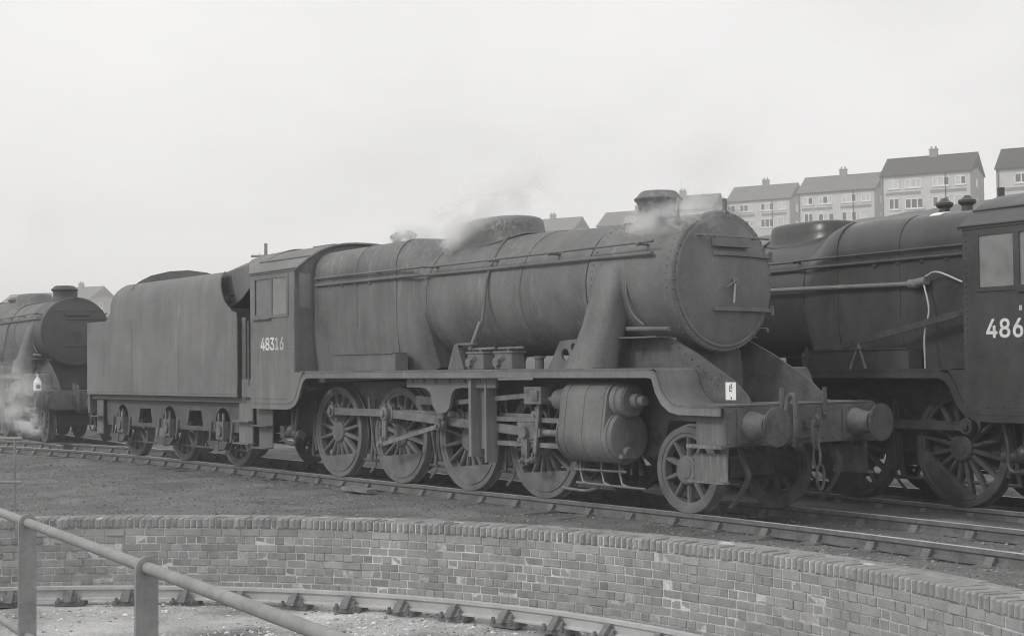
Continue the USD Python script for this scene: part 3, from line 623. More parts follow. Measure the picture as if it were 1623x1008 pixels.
    # number
    if digits:
        x, s, per, h, sp, face = digits
        for k, (ch, mm) in enumerate(per):
            m = meshkit.text_mesh(ch, h, .003, bold=True)
            w = m.bounds[1][0] - m.bounds[0][0]; m.apply_translation([-m.bounds[0][0] - w / 2, -m.bounds[0][1] * 0, 0])
            v = m.vertices.copy(); q = x + face * k * sp; off = 1.2965
            m.vertices = np.c_[q + face * v[:, 0], s * (off + v[:, 2]), 2.04 + v[:, 1]]
            P('number_digit', m, mm, smooth=False)
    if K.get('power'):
        P('white_patch', loft([np.array([[x, .55 + r * math.cos(a), 3.235 + r * math.sin(a)] for x, r in ((-7.62, .395), (-7.62, .412), (-7.44, .412), (-7.44, .395))]) for a in np.radians(np.linspace(62, 90, 8))]), 'white', label='white patch on the firebox shoulder')  # small curved white patch added on the firebox shoulder
        for k, ch in enumerate('8F'):
            m = meshkit.text_mesh(ch, .055, .003, bold=True); v = m.vertices.copy(); q = -9.245 - k * .055 - k * .02
            m.vertices = np.c_[q - v[:, 0], 1.2965 + v[:, 2], 2.335 + v[:, 1]]; P('power_letter', m, 'digit', smooth=False)
    # buffer beam and fittings
    P('buffer_beam', [bx(1.02, 1.06, -1.24, 1.24, .82, 1.252)], under, smooth=False)  # shade on beam and buffers is put into this darker colour
    P('beam_rivets', [ball((1.062, y, z), .013, 1) for y in np.arange(-1.18, 1.2, .17) for z in (.87, 1.2)], body, smooth=True)
    for s in (-1, 1):
        b = P('buffer', [bx(1.06, 1.085, s * .87 - .2, s * .87 + .2, .85, 1.23), lathe([(.0, .165), (.03, .16), (.18, .125), (.24, .12), (.25, .135), (.28, .135), (.28, .08)], (1.085, s * .87, 1.04), (1, 0, 0), 28), cyl((1.3, s * .87, 1.04), (1.47, s * .87, 1.04), .07, n=20)], under)
        P('buffer_head', lathe([(-.045, .08), (-.03, .19), (-.018, .215), (.0, .218), (.012, .2), (.02, .1), (.022, 0)], (1.475, s * .87, 1.04), (1, 0, 0), 36), under, b)
        P('lamp_iron', [bx(1.07, 1.085, s * .36 - .03, s * .36 + .03, 1.15, 1.45), bx(1.07, 1.13, s * .36 - .04, s * .36 + .04, 1.14, 1.155)], body, smooth=False)
        P('guard_iron', strip_path(smoothpath([(.80, .86), (.86, .66), (.93, .52), (.92, .42), (.78, .22), (.66, .10)], 5), s * .72, s * .79, .022), under)
    P('draw_hook', [bx(1.06, 1.09, -.16, .16, .88, 1.2), prismY([(1.06, 1.0), (1.2, .99), (1.28, 1.03), (1.3, 1.1), (1.26, 1.15), (1.23, 1.12), (1.23, 1.07), (1.16, 1.07), (1.06, 1.08)], -.03, .03)], under)
    def link(c, h, w, ax):
        a = np.linspace(0, 2 * PI, 17); pts = [np.array(c) + (np.array([0, w * math.cos(q), h * math.sin(q)]) if ax else np.array([w * math.cos(q), 0, h * math.sin(q)])) for q in a]; return tube(pts, .017, 6)
    P('coupling_link', link((1.25, 0, .93), .17, .06, True), under); P('coupling_link', link((1.26, 0, .68), .13, .05, False), under); P('coupling_link', link((1.28, .03, .45), .14, .06, True), under)
    P('brake_hose', [tube(smoothpath([(1.08, -.32, .95), (1.1, -.32, 1.2), (1.13, -.31, 1.34), (1.18, -.3, 1.37), (1.22, -.3, 1.3), (1.21, -.29, 1.0), (1.16, -.28, .8)], 5), .03, 8)], under)
    # wheels
    ca = math.radians(crank0)
    for s in (-1, 1):
        for k, x in enumerate(X4): wheel(t, 'driving_wheel', x, s * .80, s, .7175, 16, whl, ca if s < 0 else ca + PI / 2, .95 if k != 2 else 1.1)
        wheel(t, 'pony_wheel', 0.0, s * .80, s, .502, 10, whl)
    for x, r in [(q, .7175) for q in X4] + [(0, .502)]: P('axle', cyl((x, -.7, r), (x, .7, r), .09, n=16), under)
    P('ashpan', [prismX([(-.58, .45), (.58, .45), (.58, 1.5), (-.58, 1.5)], -8.3, -6.6)], under, smooth=False)
    P('frame_crossbeams', [bx(x - .03, x + .03, -.62, .62, .75, 1.5) for x in (-.9, -1.9, -3.4, -5.2, -7.0, -8.9)], under, smooth=False)
    P('pony_truck', [bx(-.5, .5, s * .55, s * .60, .42, .68) for s in (-1, 1)] + [bx(-.12, .12, -.6, .6, .40, .62)], under, smooth=False)
    # motion on both sides
    for s in (-1, 1):
        c = ca if s < 0 else ca + PI / 2; cx, cz = .33 * math.cos(c), .33 * math.sin(c); y0 = s * .86
        for a, b in ((3, 2), (2, 1), (1, 0)):
            P('coupling_rod', fishrod(X4[a] + cx, .7175 + cz, X4[b] + cx, .7175 + cz, y0 + s * (.0 if a != 2 else .004), s, .055, .05, .10, .10), rod)
        px_, pz = X4[2] + cx, .7175 + cz; cyl_z = .87
        gx_ = px_ + math.sqrt(max(3.43 ** 2 - (pz - cyl_z) ** 2, .1))
        P('connecting_rod', fishrod(px_, pz, gx_, cyl_z, y0 + s * .085, s, .06, .055, .15, .085), rod)
        P('crank_pin', [lathe([(0, .08), (.24, .08), (.25, .06)], (px_, s * .80, pz), (0, s, 0), 18)], rod)
        # return crank, eccentric rod, link
        rx_, rz_ = px_ - .02, pz - .46
        P('return_crank', fishrod(px_, pz, rx_, rz_, s * 1.03, s, .055, .04, .10, .065), rod)
        P('eccentric_rod', fishrod(rx_, rz_, -4.62, .90, s * 1.09, s, .03, .035, .07, .06), rod)
        lk = [(-4.52 + .10 * math.sin(q) + w, 1.22 + .34 * math.sin(0) + .34 * q / 1.2) for q, w in ((-1.1, 0), (-.5, .045), (0, .06), (.5, .045), (1.1, 0), (1.1, -.09), (.5, -.06), (0, -.05), (-.5, -.06), (-1.1, -.09))]
        P('expansion_link', [prismY(lk, s * 1.02, s * 1.09), prismY([(-4.66, .93), (-4.50, .98), (-4.56, .86), (-4.68, .85)], s * 1.04, s * 1.1)], rod)
        P('radius_rod', fishrod(-4.5, 1.22, -2.42, 1.36, s * 1.02, s, .032, .035, .05, .05), rod)
        P('radius_rod_tail', [prismY([(-5.28, 1.32), (-4.6, 1.28), (-4.6, 1.18), (-5.28, 1.2)], s * 1.0, s * 1.05)], under)
        P('motion_bracket', [prismY(Polygon([(-5.34, 1.565), (-3.20, 1.565), (-3.20, 1.44), (-4.0, 1.44), (-4.14, 1.42), (-4.22, 1.35), (-4.28, 1.16), (-4.36, 1.10), (-4.48, 1.08), (-4.60, 1.10), (-4.68, 1.18), (-4.74, 1.36), (-4.84, 1.42), (-4.96, 1.44), (-5.34, 1.44)]), s * 1.13, s * 1.17), bx(-5.34, -3.2, s * .66, s * 1.26, 1.566, 1.59)], K['side'], smooth=20)
        P('bracket_rivets', [lathe([(0, .03), (.012, .028), (.02, .015)], (x, s * 1.17, 1.53), (0, s, 0), 8) for x in (-5.18, -4.9, -4.6, -4.25, -3.9, -3.55)], under)
        P('slidebar_bracket', [bx(-3.72, -3.66, s * .95, s * 1.24, .52, 1.565), bx(-3.66, -3.42, s * 1.06, s * 1.09, .62, 1.565), bx(-3.44, -3.40, s * 1.0, s * 1.18, .45, 1.565)], K['side'], smooth=False)
        P('slidebar', [bx(-3.66, -1.74, s * .93, s * 1.03, cyl_z + .13, cyl_z + .19)], rod, smooth=False); P('slidebar', [bx(-3.45, -1.74, s * .93, s * 1.03, cyl_z - .19, cyl_z - .13)], rod, smooth=False)
        P('crosshead', [bx(gx_ - .2, gx_ + .2, s * .92, s * 1.05, cyl_z + .08, cyl_z + .125), bx(gx_ - .2, gx_ + .2, s * .92, s * 1.05, cyl_z - .125, cyl_z - .08), prismY([(gx_ - .15, cyl_z - .09), (gx_ + .12, cyl_z - .09), (gx_ + .3, cyl_z - .05), (gx_ + .3, cyl_z + .05), (gx_ + .12, cyl_z + .09), (gx_ - .15, cyl_z + .09)], s * .93, s * 1.07), cyl((gx_, s * 1.0, cyl_z), (gx_, s * 1.12, cyl_z), .075, n=16), bx(gx_ - .06, gx_ + .06, s * 1.05, s * 1.09, cyl_z - .42, cyl_z)], rod, smooth=25)
        P('piston_rod', cyl((gx_ + .2, s * .99, cyl_z), (-1.6, s * .99, cyl_z), .045, n=14), 'rod')
        P('combination_lever', fishrod(-2.40, 1.30, -2.52, .52, s * 1.05, s, .03, .03, .05, .045), rod)
        P('union_link', fishrod(-2.52, .52, gx_ - .02, .50, s * 1.08, s, .022, .03, .04, .04), rod)
        P('valve_crosshead', [bx(-2.6, -2.25, s * .98, s * 1.16, 1.24, 1.46), cyl((-2.5, s * 1.03, 1.30), (-1.6, s * 1.03, 1.30), .035, n=12), bx(-2.45, -2.3, s * 1.16, s * 1.18, 1.29, 1.41)], rod, smooth=False)
        P('valve_guide', [cyl((-2.05, s * 1.03, 1.30), (-1.74, s * 1.03, 1.30), .13, .19, 20)], body)
        # cylinder block: valve chest above, cylinder below, one smooth cover
        import manifold3d as m3
        def mc(x0, x1, y, z, r): return m3.Manifold.cylinder(x1 - x0, r, r, 40).rotate([0, 90, 0]).translate([x0, y, z])
        hull = m3.Manifold.batch_hull([mc(-1.72, -.86, s * 1.03, 1.30, .235), mc(-1.72, -.86, s * 1.0, .87, .325)])
        mm = hull.to_mesh(); cb = T(mm.vert_properties[:, :3], mm.tri_verts)
        cy = P('cylinder_block', [cb, lathe([(0, .30), (.01, .335), (.035, .335), (.04, .2)], (-1.76, s * 1.0, .87), (1, 0, 0), 32)], body, smooth=30)
        for xb in (-1.62, -1.28, -.93):
            hb = m3.Manifold.batch_hull([mc(xb - .02, xb + .02, s * 1.03, 1.30, .241), mc(xb - .02, xb + .02, s * 1.0, .87, .331)]).to_mesh()
            P('cladding_band', T(hb.vert_properties[:, :3], hb.tri_verts), body, cy, smooth=30)
        P('cylinder_cover', lathe([(0, .325), (.02, .33), (.045, .33), (.05, .315), (.10, .30), (.125, .26), (.13, .08), (.15, .06), (.15, 0)], (-.86, s * 1.0, .87), (1, 0, 0), 40), body, cy)
        P('cover_bolts', [lathe([(0, .018), (.02, .018)], (-.815, s * 1.0 + .30 * math.cos(q), .87 + .30 * math.sin(q)), (1, 0, 0), 6) for q in np.linspace(0, 2 * PI, 15)[:-1]], body, cy, smooth=False)
        P('valve_cover', [lathe([(0, .20), (.02, .22), (.10, .22), (.11, .205), (.20, .20), (.225, .17), (.23, .09), (.33, .085), (.335, .06), (.42, .055), (.43, 0)], (-.86, s * 1.03, 1.30), (1, 0, 0), 32), bx(-.62, -.52, s * 1.03 - .05, s * 1.03 + .05, 1.25, 1.35)], body, cy)
        P('relief_valve', [cyl((-.74, s * 1.08, .70), (-.66, s * 1.08, .68), .07, n=14), bx(-.73, -.66, s * .98, s * 1.2, .62, .67)], body, cy)
        P('drain_cocks', [tube([(x, s * 1.02, .56), (x, s * 1.02, .44), (x + .06, s * 1.03, .30), (x + .2, s * 1.04, .27)], .016, 6) for x in (-1.65, -1.25, -.92)] + [tube([(-1.75, s * 1.02, .44), (-.8, s * 1.02, .45)], .016, 6), tube([(-1.7, s * 1.04, .28), (-.45, s * 1.04, .27)], .016, 6)], rod)
        P('support_bracket', [tube([(-1.95, s * .98, .2), (-1.72, s * .98, .5)], .02, 6), tube(smoothpath([(-2.05, s * .98, .19), (-1.6, s * .98, .18), (-1.35, s * .98, .24)], 4), .02, 6)], rod)
        # brake gear and sand pipes
        for k, x in enumerate(X4):
            xx = x - .83
            P('brake_hanger', [prismY([(xx + .05, 1.25), (xx + .11, 1.25), (xx + .07, .75), (xx + .0, .32), (xx - .06, .32), (xx + .0, .75)], s * .76, s * .79), prismY(arcpts(x, .7175, .735, 160, 205, 8) + arcpts(x, .7175, .80, 205, 160, 8), s * .70, s * .80)], under)
        P('brake_rod', tube([(-8.9, s * .70, .30), (-3.2, s * .70, .30)], .025, 6), under)
        for x in (-5.25, -3.4, -6.9): P('sand_pipe', tube(smoothpath([(x, s * .86, 1.3), (x + .05, s * .82, .7), (x + .06, s * .76, .3), (x - .12, s * .75, .12)], 4), .018, 6), rod)
        P('ground_pipe', tube(smoothpath([(-9.3, s * 1.05, .55), (-8.9, s * 1.05, .5), (-8.85, s * 1.05, .8), (-8.78, s * 1.05, 1.1)], 5), .03, 8), under)
        P('injector', [cyl((-9.3, s * 1.0, .66), (-8.75, s * 1.0, .66), .07, n=14), ball((-9.05, s * 1.0, .7), .11, 2), cyl((-9.05, s * 1.0, .7), (-9.05, s * 1.0, 1.15), .03, n=8), bx(-9.35, -9.2, s * .93, s * 1.08, .58, .78)], under)
    if K.get('hero'):
        P('paper_label', bx(.50, .66, -.656, -.6505, 1.315, 1.515), 'white', smooth=False, label='white paper notice on the frame plate')
        P('notice_marks', [bx(.56, .575, -.6585, -.6565, 1.41, 1.48), bx(.57, .60, -.6585, -.6565, 1.41, 1.422), bx(.585, .60, -.6585, -.6565, 1.44, 1.50)], 'soot', smooth=False)
    return t

HERO = dict(body=M['grime'], smoke=M['soot'], under=M['under'], wheel=M['wheel'], rod=M['rod'], side=M['grime_side'], hero=True)
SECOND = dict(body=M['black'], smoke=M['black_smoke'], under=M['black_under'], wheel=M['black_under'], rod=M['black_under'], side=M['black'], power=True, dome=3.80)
THIRD = dict(body=M['soot'], smoke=M['black_smoke'], under=M['under'], wheel=M['under'], rod=M['under'], side=M['soot'], chimney=1.08)
locomotive('grimy black steam locomotive numbered 48316 in the middle of the yard', (0, 0, 0), 0, HERO,
           (-9.53, -1, [('4', 'digit'), ('8', 'digit'), ('3', 'digit'), ('1', 'digit_worn'), ('6', 'digit_worn')], .20, .165, 1))
rot2 = PI + AZ2
f2 = np.array([math.cos(rot2), math.sin(rot2)])
o2 = L2[:2] - f2 * (-7.925)
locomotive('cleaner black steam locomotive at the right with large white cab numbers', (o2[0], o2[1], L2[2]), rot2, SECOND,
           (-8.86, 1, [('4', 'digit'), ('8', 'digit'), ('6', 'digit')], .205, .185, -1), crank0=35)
AZ3, L3 = -0.105, np.array([-22.85, .5])
locomotive('smoke-blackened steam locomotive behind the tender at the far left', (L3[0], L3[1], 0), AZ3, THIRD, crank0=160)
u = np.linspace(-34, 1.6, 40)
track('railway_track', 'railway track under the far left engine joining the nearer track', L3 + u[:, None] * np.array([math.cos(AZ3), math.sin(AZ3)]), -0.012)

# ------------------------------------------------------------------ tenders
def tender(label, loc, rotz, K):
    t = thing('tender', label, 'tender', loc, rotz)
    def P(name, mesh, mat, parent=None, smooth=35): return obj(name, mesh, mat, parent or t, smooth)
    side, body, under = K['side'], K['body'], K['under']
    # local frame: same as its locomotive
    low = Polygon([(-17.46, 1.25), (-17.46, 2.74), (-16.47, 2.745), (-10.72, 2.745), (-10.52, 2.70), (-10.50, 2.6), (-10.50, 1.25)])
    for s in (-1, 1):
        sh = P('tank_side', prismY(low, s * 1.275, s * 1.295), side)
        P('rivet_row', [ball((x, s * 1.296, z), .009, 1) for x, z in [(x, 1.30) for x in np.arange(-17.4, -10.55, .09)] + [(-17.41, z) for z in np.arange(1.35, 2.7, .09)]], side, sh, smooth=True)
        # the coal space plate curves inwards above the tank
        zs = np.array([2.74, 2.9, 3.05, 3.2, 3.33, 3.42, 3.46]); ins = np.array([0, .006, .018, .04, .085, .15, .21])
        rear = np.interp(zs, [2.74, 2.80, 2.86, 3.15, 3.30, 3.40, 3.47], [-16.46, -16.30, -16.23, -16.26, -16.12, -15.96, -15.80])
        front = np.interp(zs, [2.74, 2.80, 2.92, 3.05, 3.2, 3.35, 3.47], [-10.70, -10.86, -11.02, -11.12, -11.22, -11.31, -11.36])
        secs = []
        for x_i in range(13):
            f_ = x_i / 12; secs.append(np.c_[rear * (1 - f_) + front * f_, s * (1.285 - ins), zs])
        v = np.array(secs); n = len(zs); V = np.concatenate([v.reshape(-1, 3), (v - [0, s * .015, 0]).reshape(-1, 3)]); F = []
        for a in range(12):
            for b in range(n - 1):
                p, q = a * n + b, (a + 1) * n + b; F += [[p, q, q + 1], [p, q + 1, p + 1], [p + 13 * n, q + 1 + 13 * n, q + 13 * n], [p + 13 * n, p + 1 + 13 * n, q + 1 + 13 * n]]
        for a in range(12):
            for b in (0, n - 1):
                p, q = a * n + b, (a + 1) * n + b; F += [[p, q, q + 13 * n], [p, q + 13 * n, p + 13 * n]]
        for b in range(n - 1):
            for a in (0, 12):
                p = a * n + b; F += [[p, p + 1, p + 1 + 13 * n], [p, p + 1 + 13 * n, p + 13 * n]]
        P('coal_plate', T(V, F), side)
        P('lap_strip', [bx(x - .035, x + .035, s * 1.285, s * 1.2995, 1.27, 2.73) for x in (-15.1, -12.9)], side, sh, smooth=False)
        P('beading', tube(np.array([[front[k], s * (1.29 - ins[k]), zs[k]] for k in range(n)]), .014, 6), body)
        P('tender_handrail', tube([(-10.44, s * 1.31, 1.45), (-10.44, s * 1.31, 2.55)], .016, 8), body)
        P('front_pillar', bx(-10.50, -10.36, s * 1.18, s * 1.2, 1.25, 2.62), side, smooth=False)
        P('front_plate', bx(-10.36, -10.02, s * 1.25, s * 1.27, 1.25, 1.56), side, smooth=False)
    P('tank_rear', bx(-17.46, -17.44, -1.274, 1.274, 1.25, 2.73), body, smooth=False)
    P('tank_top', [bx(-17.44, -15.2, -1.274, 1.274, 2.71, 2.735)], body, smooth=False)
    P('tank_front', [bx(-10.62, -10.55, -1.274, 1.274, 1.25, 2.4)], under, smooth=False)
    arch = [(1.25, 2.73), (1.2, 3.36), (1.05, 3.5), (.8, 3.63), (.4, 3.73), (0, 3.765), (-.4, 3.73), (-.8, 3.63), (-1.05, 3.5), (-1.2, 3.36), (-1.25, 2.73)]
    P('coal_bulkhead', prismX(arch, -15.32, -15.28), body)
    P('water_filler', [cyl((-16.7, 0, 2.73), (-16.7, 0, 2.95), .28, n=24), cyl((-16.7, 0, 2.95), (-16.7, 0, 2.99), .31, n=24)], body)
    co = []
    rr_ = np.random.default_rng(5)
    for k in range(260):
        x = rr_.uniform(-15.1, -11.0); y = rr_.uniform(-1.0, 1.0); co.append(trimesh.creation.icosahedron()); co[-1].vertices = co[-1].vertices * rr_.uniform(.08, .2) * rr_.uniform(.6, 1.2, 3) + [x, y, 2.95 + .25 * np.clip((-x - 11) / 4, 0, 1) + rr_.uniform(-.05, .1)]
    coal_bed = loft([np.array([[x, -1.24, 2.0], [x, 1.24, 2.0], [x, 1.24, 2.8 + .25 * min(1, (-x - 11) / 4)], [x, -1.24, 2.8 + .25 * min(1, (-x - 11) / 4)]]) for x in np.linspace(-15.25, -10.9, 8)])
    obj('coal', cat_([coal_bed] + co), 'coal', t, False, kind='stuff')
    # underframe: outside frames with axlebox openings
    for s in (-1, 1):
        fr_ = Polygon([(-17.0, 1.12), (-10.45, 1.12), (-10.55, .85), (-10.85, .72), (-17.0, .62)])
        axs = (-11.475, -13.761, -16.047)
        fp = Polygon([(-17.35, 1.14), (-10.35, 1.14), (-10.35, .95), (-10.7, .62), (-17.0, .62), (-17.35, .95)])
        holes = unary_union([Polygon([(a - .30, .3), (a - .30, .75)] + arcpts(a, .75, .30, 180, 0, 10) + [(a + .30, .3)]) for a in axs] + [Polygon([(a + b - .34, .70), (a + b - .25, .98), (a + b + .25, .98), (a + b + .34, .70)]) for a in axs[1:] for b in (1.143,)])
        P('outside_frame', prismY(fp.difference(holes), s * 1.06, s * 1.085), K['under'])
        P('sole_bar', [bx(-17.40, -10.35, s * 1.06, s * 1.2, 1.15, 1.245)], under, smooth=False)
        for a in axs:
            ab = P('axlebox', [bx(a - .15, a + .15, s * 1.0, s * 1.15, .49, .80), cyl((a, s * 1.15, .64), (a, s * 1.18, .64), .1, n=16), bx(a - .12, a - .06, s * 1.1, s * 1.13, .45, .95), bx(a + .06, a + .12, s * 1.1, s * 1.13, .45, .95)], K['wheel'], smooth=False)
            P('leaf_spring', [bx(a - .42 + .022 * k, a + .42 - .022 * k, s * 1.10, s * 1.2, .38 - .018 * k + .06, .396 - .018 * k + .06) for k in range(8)] + [bx(a - .06, a + .06, s * 1.09, s * 1.21, .29, .47)], K['under'], ab, smooth=False)
            for b in (-.42, .42): P('spring_hanger', cyl((a + b, s * 1.14, .44), (a + b * 1.02, s * 1.1, .80), .022, n=8), K['wheel'], ab)
            wheel(t, 'tender_wheel', a, s * .80, s, .6477, 12, K['wheel'])
        P('rear_step', [bx(-17.25, -16.9, s * 1.14, s * 1.16, .42, 1.14), bx(-17.27, -16.88, s * 1.15, s * 1.29, .42, .44), bx(-17.27, -16.88, s * 1.15, s * 1.29, .78, .80)], K['wheel'], smooth=False)
        P('front_step', [bx(-10.62, -10.12, s * 1.17, s * 1.19, .46, 1.24), bx(-10.66, -10.08, s * 1.17, s * 1.30, .45, .47), bx(-10.66, -10.08, s * 1.17, s * 1.30, .83, .85)], K['side'], smooth=False)
        P('buffer', [lathe([(0, .16), (.2, .12), (.28, .12), (.28, .07), (.42, .07), (.43, .2), (.45, .215), (.475, .2), (.48, 0)], (-17.6, s * .87, 1.04), (-1, 0, 0), 28)], body)
        P('brake_rod', tube([(-17, s * .9, .30), (-10.8, s * .9, .30)], .022, 6), under)
    P('buffer_beam', bx(-17.6, -17.5, -1.22, 1.22, .85, 1.24), body, smooth=False)
    P('water_tank_well', bx(-17.2, -10.8, -.55, .55, .75, 1.24), under, smooth=False)
    for a in (-11.475, -13.761, -16.047): P('axle', cyl((a, -1.0, .6477), (a, 1.0, .6477), .08, n=14), under)
    return t
tender('high-sided dusty tender coupled behind locomotive 48316', (0, 0, 0), 0, HERO)
tender('black tender coupled behind the cleaner locomotive beyond the right edge', (o2[0], o2[1], L2[2]), rot2, SECOND)

# --- white lamp on the far locomotive
yaw3 = AZ3
lp = L3 + np.array([[math.cos(yaw3), -math.sin(yaw3)], [math.sin(yaw3), math.cos(yaw3)]]) @ np.array([.50, -1.08])
lamp = thing('oil_lamp', 'white painted oil lamp standing on the far left locomotive platform', 'lamp', (lp[0], lp[1], 1.277), yaw3)
obj('lamp_body', [lathe([(0, .09), (.015, .095), (.2, .095), (.22, .085), (.27, .05), (.275, .035)], (0, 0, 0), (0, 0, 1), 18)], 'white', lamp)
obj('lamp_cap', lathe([(.27, .035), (.275, .05), (.30, .05), (.31, .03), (.33, 0)], (0, 0, 0), (0, 0, 1), 14), 'white', lamp)
obj('lens', [lathe([(0, .055), (.02, .055), (.03, .03), (.03, 0)], (.08, 0, .1), (1, 0, 0), 16)], 'soot', lamp)
obj('handle', tube(smoothpath([(-.06, 0, .24), (-.07, 0, .36), (0, 0, .40), (.07, 0, .36), (.06, 0, .24)], 5), .007, 6), 'white', lamp)

# ------------------------------------------------------------------ turntable bridge, handrails
bd = np.array([.9945, -.1052]); bn = np.array([.1052, .9945]); brot = math.atan2(bd[1], bd[0])
off = float((np.array([3.72, -9.83]) - PC) @ bn)
br_ = thing('turntable_bridge', 'turntable bridge deck and girders under the near handrail', 'turntable', (PC[0], PC[1], 0), brot)
for s in (-1, 1):
    y = s * (off - .12)
    obj('girder', [bx(-8.7, 8.7, y - .01, y + .01, -.62, -.06), bx(-8.7, 8.7, y - .1, y + .1, -.06, -.04), bx(-8.7, 8.7, y - .1, y + .1, -.64, -.62)], 'under', br_, False)
    obj('rail', bx(-8.75, 8.75, s * .7525 - .035, s * .7525 + .035, -.125, 0), 'rail', br_, False)
for k in range(58):
    x = -8.6 + k * .3; obj('deck_plank', bx(x, x + .285, -off + .03, off - .03, -.18 - .0, -.13), 'wood', br_, False)
obj('pivot', cyl((0, 0, FLOOR - .1), (0, 0, -.62), .5, n=24), 'under', br_)
hr = thing('handrail', 'weathered steel pipe handrail on flat posts across the lower left foreground', 'handrail', (PC[0], PC[1], 0), brot)
q0 = float((np.array([4.38, -9.91]) - PC) @ bd); q1 = float((np.array([6.48, -10.13]) - PC) @ bd); sp = q1 - q0
xs_ = [q0 + k * sp for k in range(-6, 3)]
obj('top_rail', tube([(x, off, .9) for x in np.linspace(xs_[0] - .6, xs_[-1] + .3, 20)], .0245, 16), 'handrail', hr)
obj('middle_rail', tube([(x, off, .30) for x in np.linspace(xs_[0] - .6, xs_[-1] + .3, 20)], .0225, 14), 'handrail', hr)
for x in xs_:
    pp = Polygon([(off - .046, -.5)] + [(off + .046 * math.cos(q), .895 + .05 * math.sin(q)) for q in np.linspace(PI, 0, 16)] + [(off + .046, -.5)]).difference(Point(off, .9).buffer(.0255))
    obj('post', prismX(pp, x - .013, x + .013), 'post', hr, 30)
fence = thing('pit_fence', 'thin steel fence at the pit edge behind the handrail at the left edge', 'fence', (-6.95, -6.25, 0), 0)
fd = np.array([-.72, -.69])
for k in range(3):
    p = fd * k * 1.9
    obj('post', cyl((p[0], p[1], -.2), (p[0], p[1], .86), .017, n=8), 'post', fence)
for z in (.84, .27):
    obj('fence_rail', tube([(-fd[0] * .1, -fd[1] * .1, z), (fd[0] * 4.2, fd[1] * 4.2, z)], .022, 8), 'post', fence)

# --- a board lying in the ash
obj('loose_board', [trimesh.creation.box(extents=(.62, .2, .05), transform=trimesh.transformations.compose_matrix(angles=(0.02, .03, .12), translate=(-6.55, -1.25, -.09)))], 'wood', smooth=False, label='pale short board lying in the ash beside the nearer track', cat='board')

# ------------------------------------------------------------------ houses on the hill
def house(label, corner, zg, az, L, Dp, roof, wins, chim=(.5,), eave=5.0, ridge=2.5, wall='render_wall', panels=True, name='house'):
    """corner: front right ground corner; the front runs back to the left along az+180"""
    t = thing(name, label, 'house', (corner[0], corner[1], zg), az, group='houses along the hilltop street')
    # local: x from -L..0 along the front, y 0..Dp to the back
    gable = Polygon([(0, -2.5), (Dp, -2.5), (Dp, eave), (Dp / 2, eave + ridge - .05), (0, eave)])
    obj('wall', [bx(-L + .15, -.15, .0, .25, -2.5, eave), bx(-L + .15, -.15, Dp - .25, Dp, -2.5, eave)], wall, t, False)
    obj('gable_wall', prismX(gable, -.15, 0), 'gable', t, False); obj('gable_wall', prismX(gable, -L, -L + .15), 'gable', t, False)
    o = .25; hz = ridge + .0; sl = ridge / (Dp / 2)
    secs = [np.array([[x, -o, eave - o * sl], [x, Dp / 2, eave + ridge], [x, Dp + o, eave - o * sl], [x, Dp + o, eave - o * sl + .16], [x, Dp / 2, eave + ridge + .16], [x, -o, eave - o * sl + .16]]) for x in (-L - .15, .15)]
    rf = obj('roof', loft(secs), roof, t, False)
    obj('ridge_tiles', cyl((-L - .16, Dp / 2, eave + ridge + .14), (.16, Dp / 2, eave + ridge + .14), .1, n=8), roof, rf, False)
    for c in chim:
        x = -L * c; ch = obj('chimney', [bx(x - .5, x + .5, Dp / 2 - .35, Dp / 2 + .35, eave + ridge - .6, eave + ridge + .95), bx(x - .56, x + .56, Dp / 2 - .41, Dp / 2 + .41, eave + ridge + .95, eave + ridge + 1.05)], 'gable', rf, False)
        for k in (-.28, .28): obj('chimney_pot', cyl((x + k, Dp / 2, eave + ridge + 1.05), (x + k, Dp / 2, eave + ridge + 1.4), .13, .11, 10), 'gable', ch)
    obj('gutter', tube([(-L - .1, -o - .03, eave - o * sl + .03), (.1, -o - .03, eave - o * sl + .03)], .06, 6), 'roof', rf)
    for x in (-L * .28, -L + .25): obj('drainpipe', tube([(x, -.08, -1.0), (x, -.08, eave - .25), (x, -.26, eave - .12)], .05, 6), 'roof', t)
    for (x, z, w, h, nl, face) in wins:
        def W_(a0, a1, b0, b1, d0, d1):
            return bx(a0, a1, -d1, -d0, b0, b1) if face == 'f' else bx(d0, d1, a0, a1, b0, b1)
        f_ = [W_(x, x + w, z, z + .13, .0, .07), W_(x, x + w, z + h - .13, z + h, .0, .07), W_(x, x + .13, z, z + h, .0, .07), W_(x + w - .13, x + w, z, z + h, .0, .07)]
        for k in range(1, nl): f_.append(W_(x + w * k / nl - .075, x + w * k / nl + .075, z, z + h, .0, .065))
        f_.append(W_(x - .06, x + w + .06, z - .1, z, 0, .12))
        wf = obj('window', f_, 'sash', t, False)
        for k in range(nl):
            obj('pane', W_(x + w * k / nl + .02, x + w * (k + 1) / nl - .02, z + .03, z + h - .03, .01, .03), 'curtain' if rng.random() < .45 else 'house_pane', wf, False)
    if panels:
        for x in np.arange(-L + .4, -1.5, L / 2):
            obj('wall_panel', bx(x + .2, x + L / 2 - 1.0, -.035, -.002, 2.35, 2.75), 'apron_panel', t, False)
    return t
FW = [(-10.6, 3.2, 1.5, 1.15, 2, 'f'), (-8.4, 3.2, 2.2, 1.15, 3, 'f'), (-4.9, 3.2, 2.2, 1.2, 3, 'f'), (-2.0, 3.2, 1.4, 1.15, 2, 'f'),
      (-10.5, .5, 1.4, 1.5, 2, 'f'), (-8.4, .5, 2.4, 1.35, 3, 'f'), (-4.9, .5, 2.2, 1.4, 3, 'f'), (-2.2, .3, 1.2, 1.7, 1, 'f')]
GW = [(2.6, 3.1, .9, 1.1, 1, 'g'), (2.4, .5, .9, 1.1, 1, 'g')]
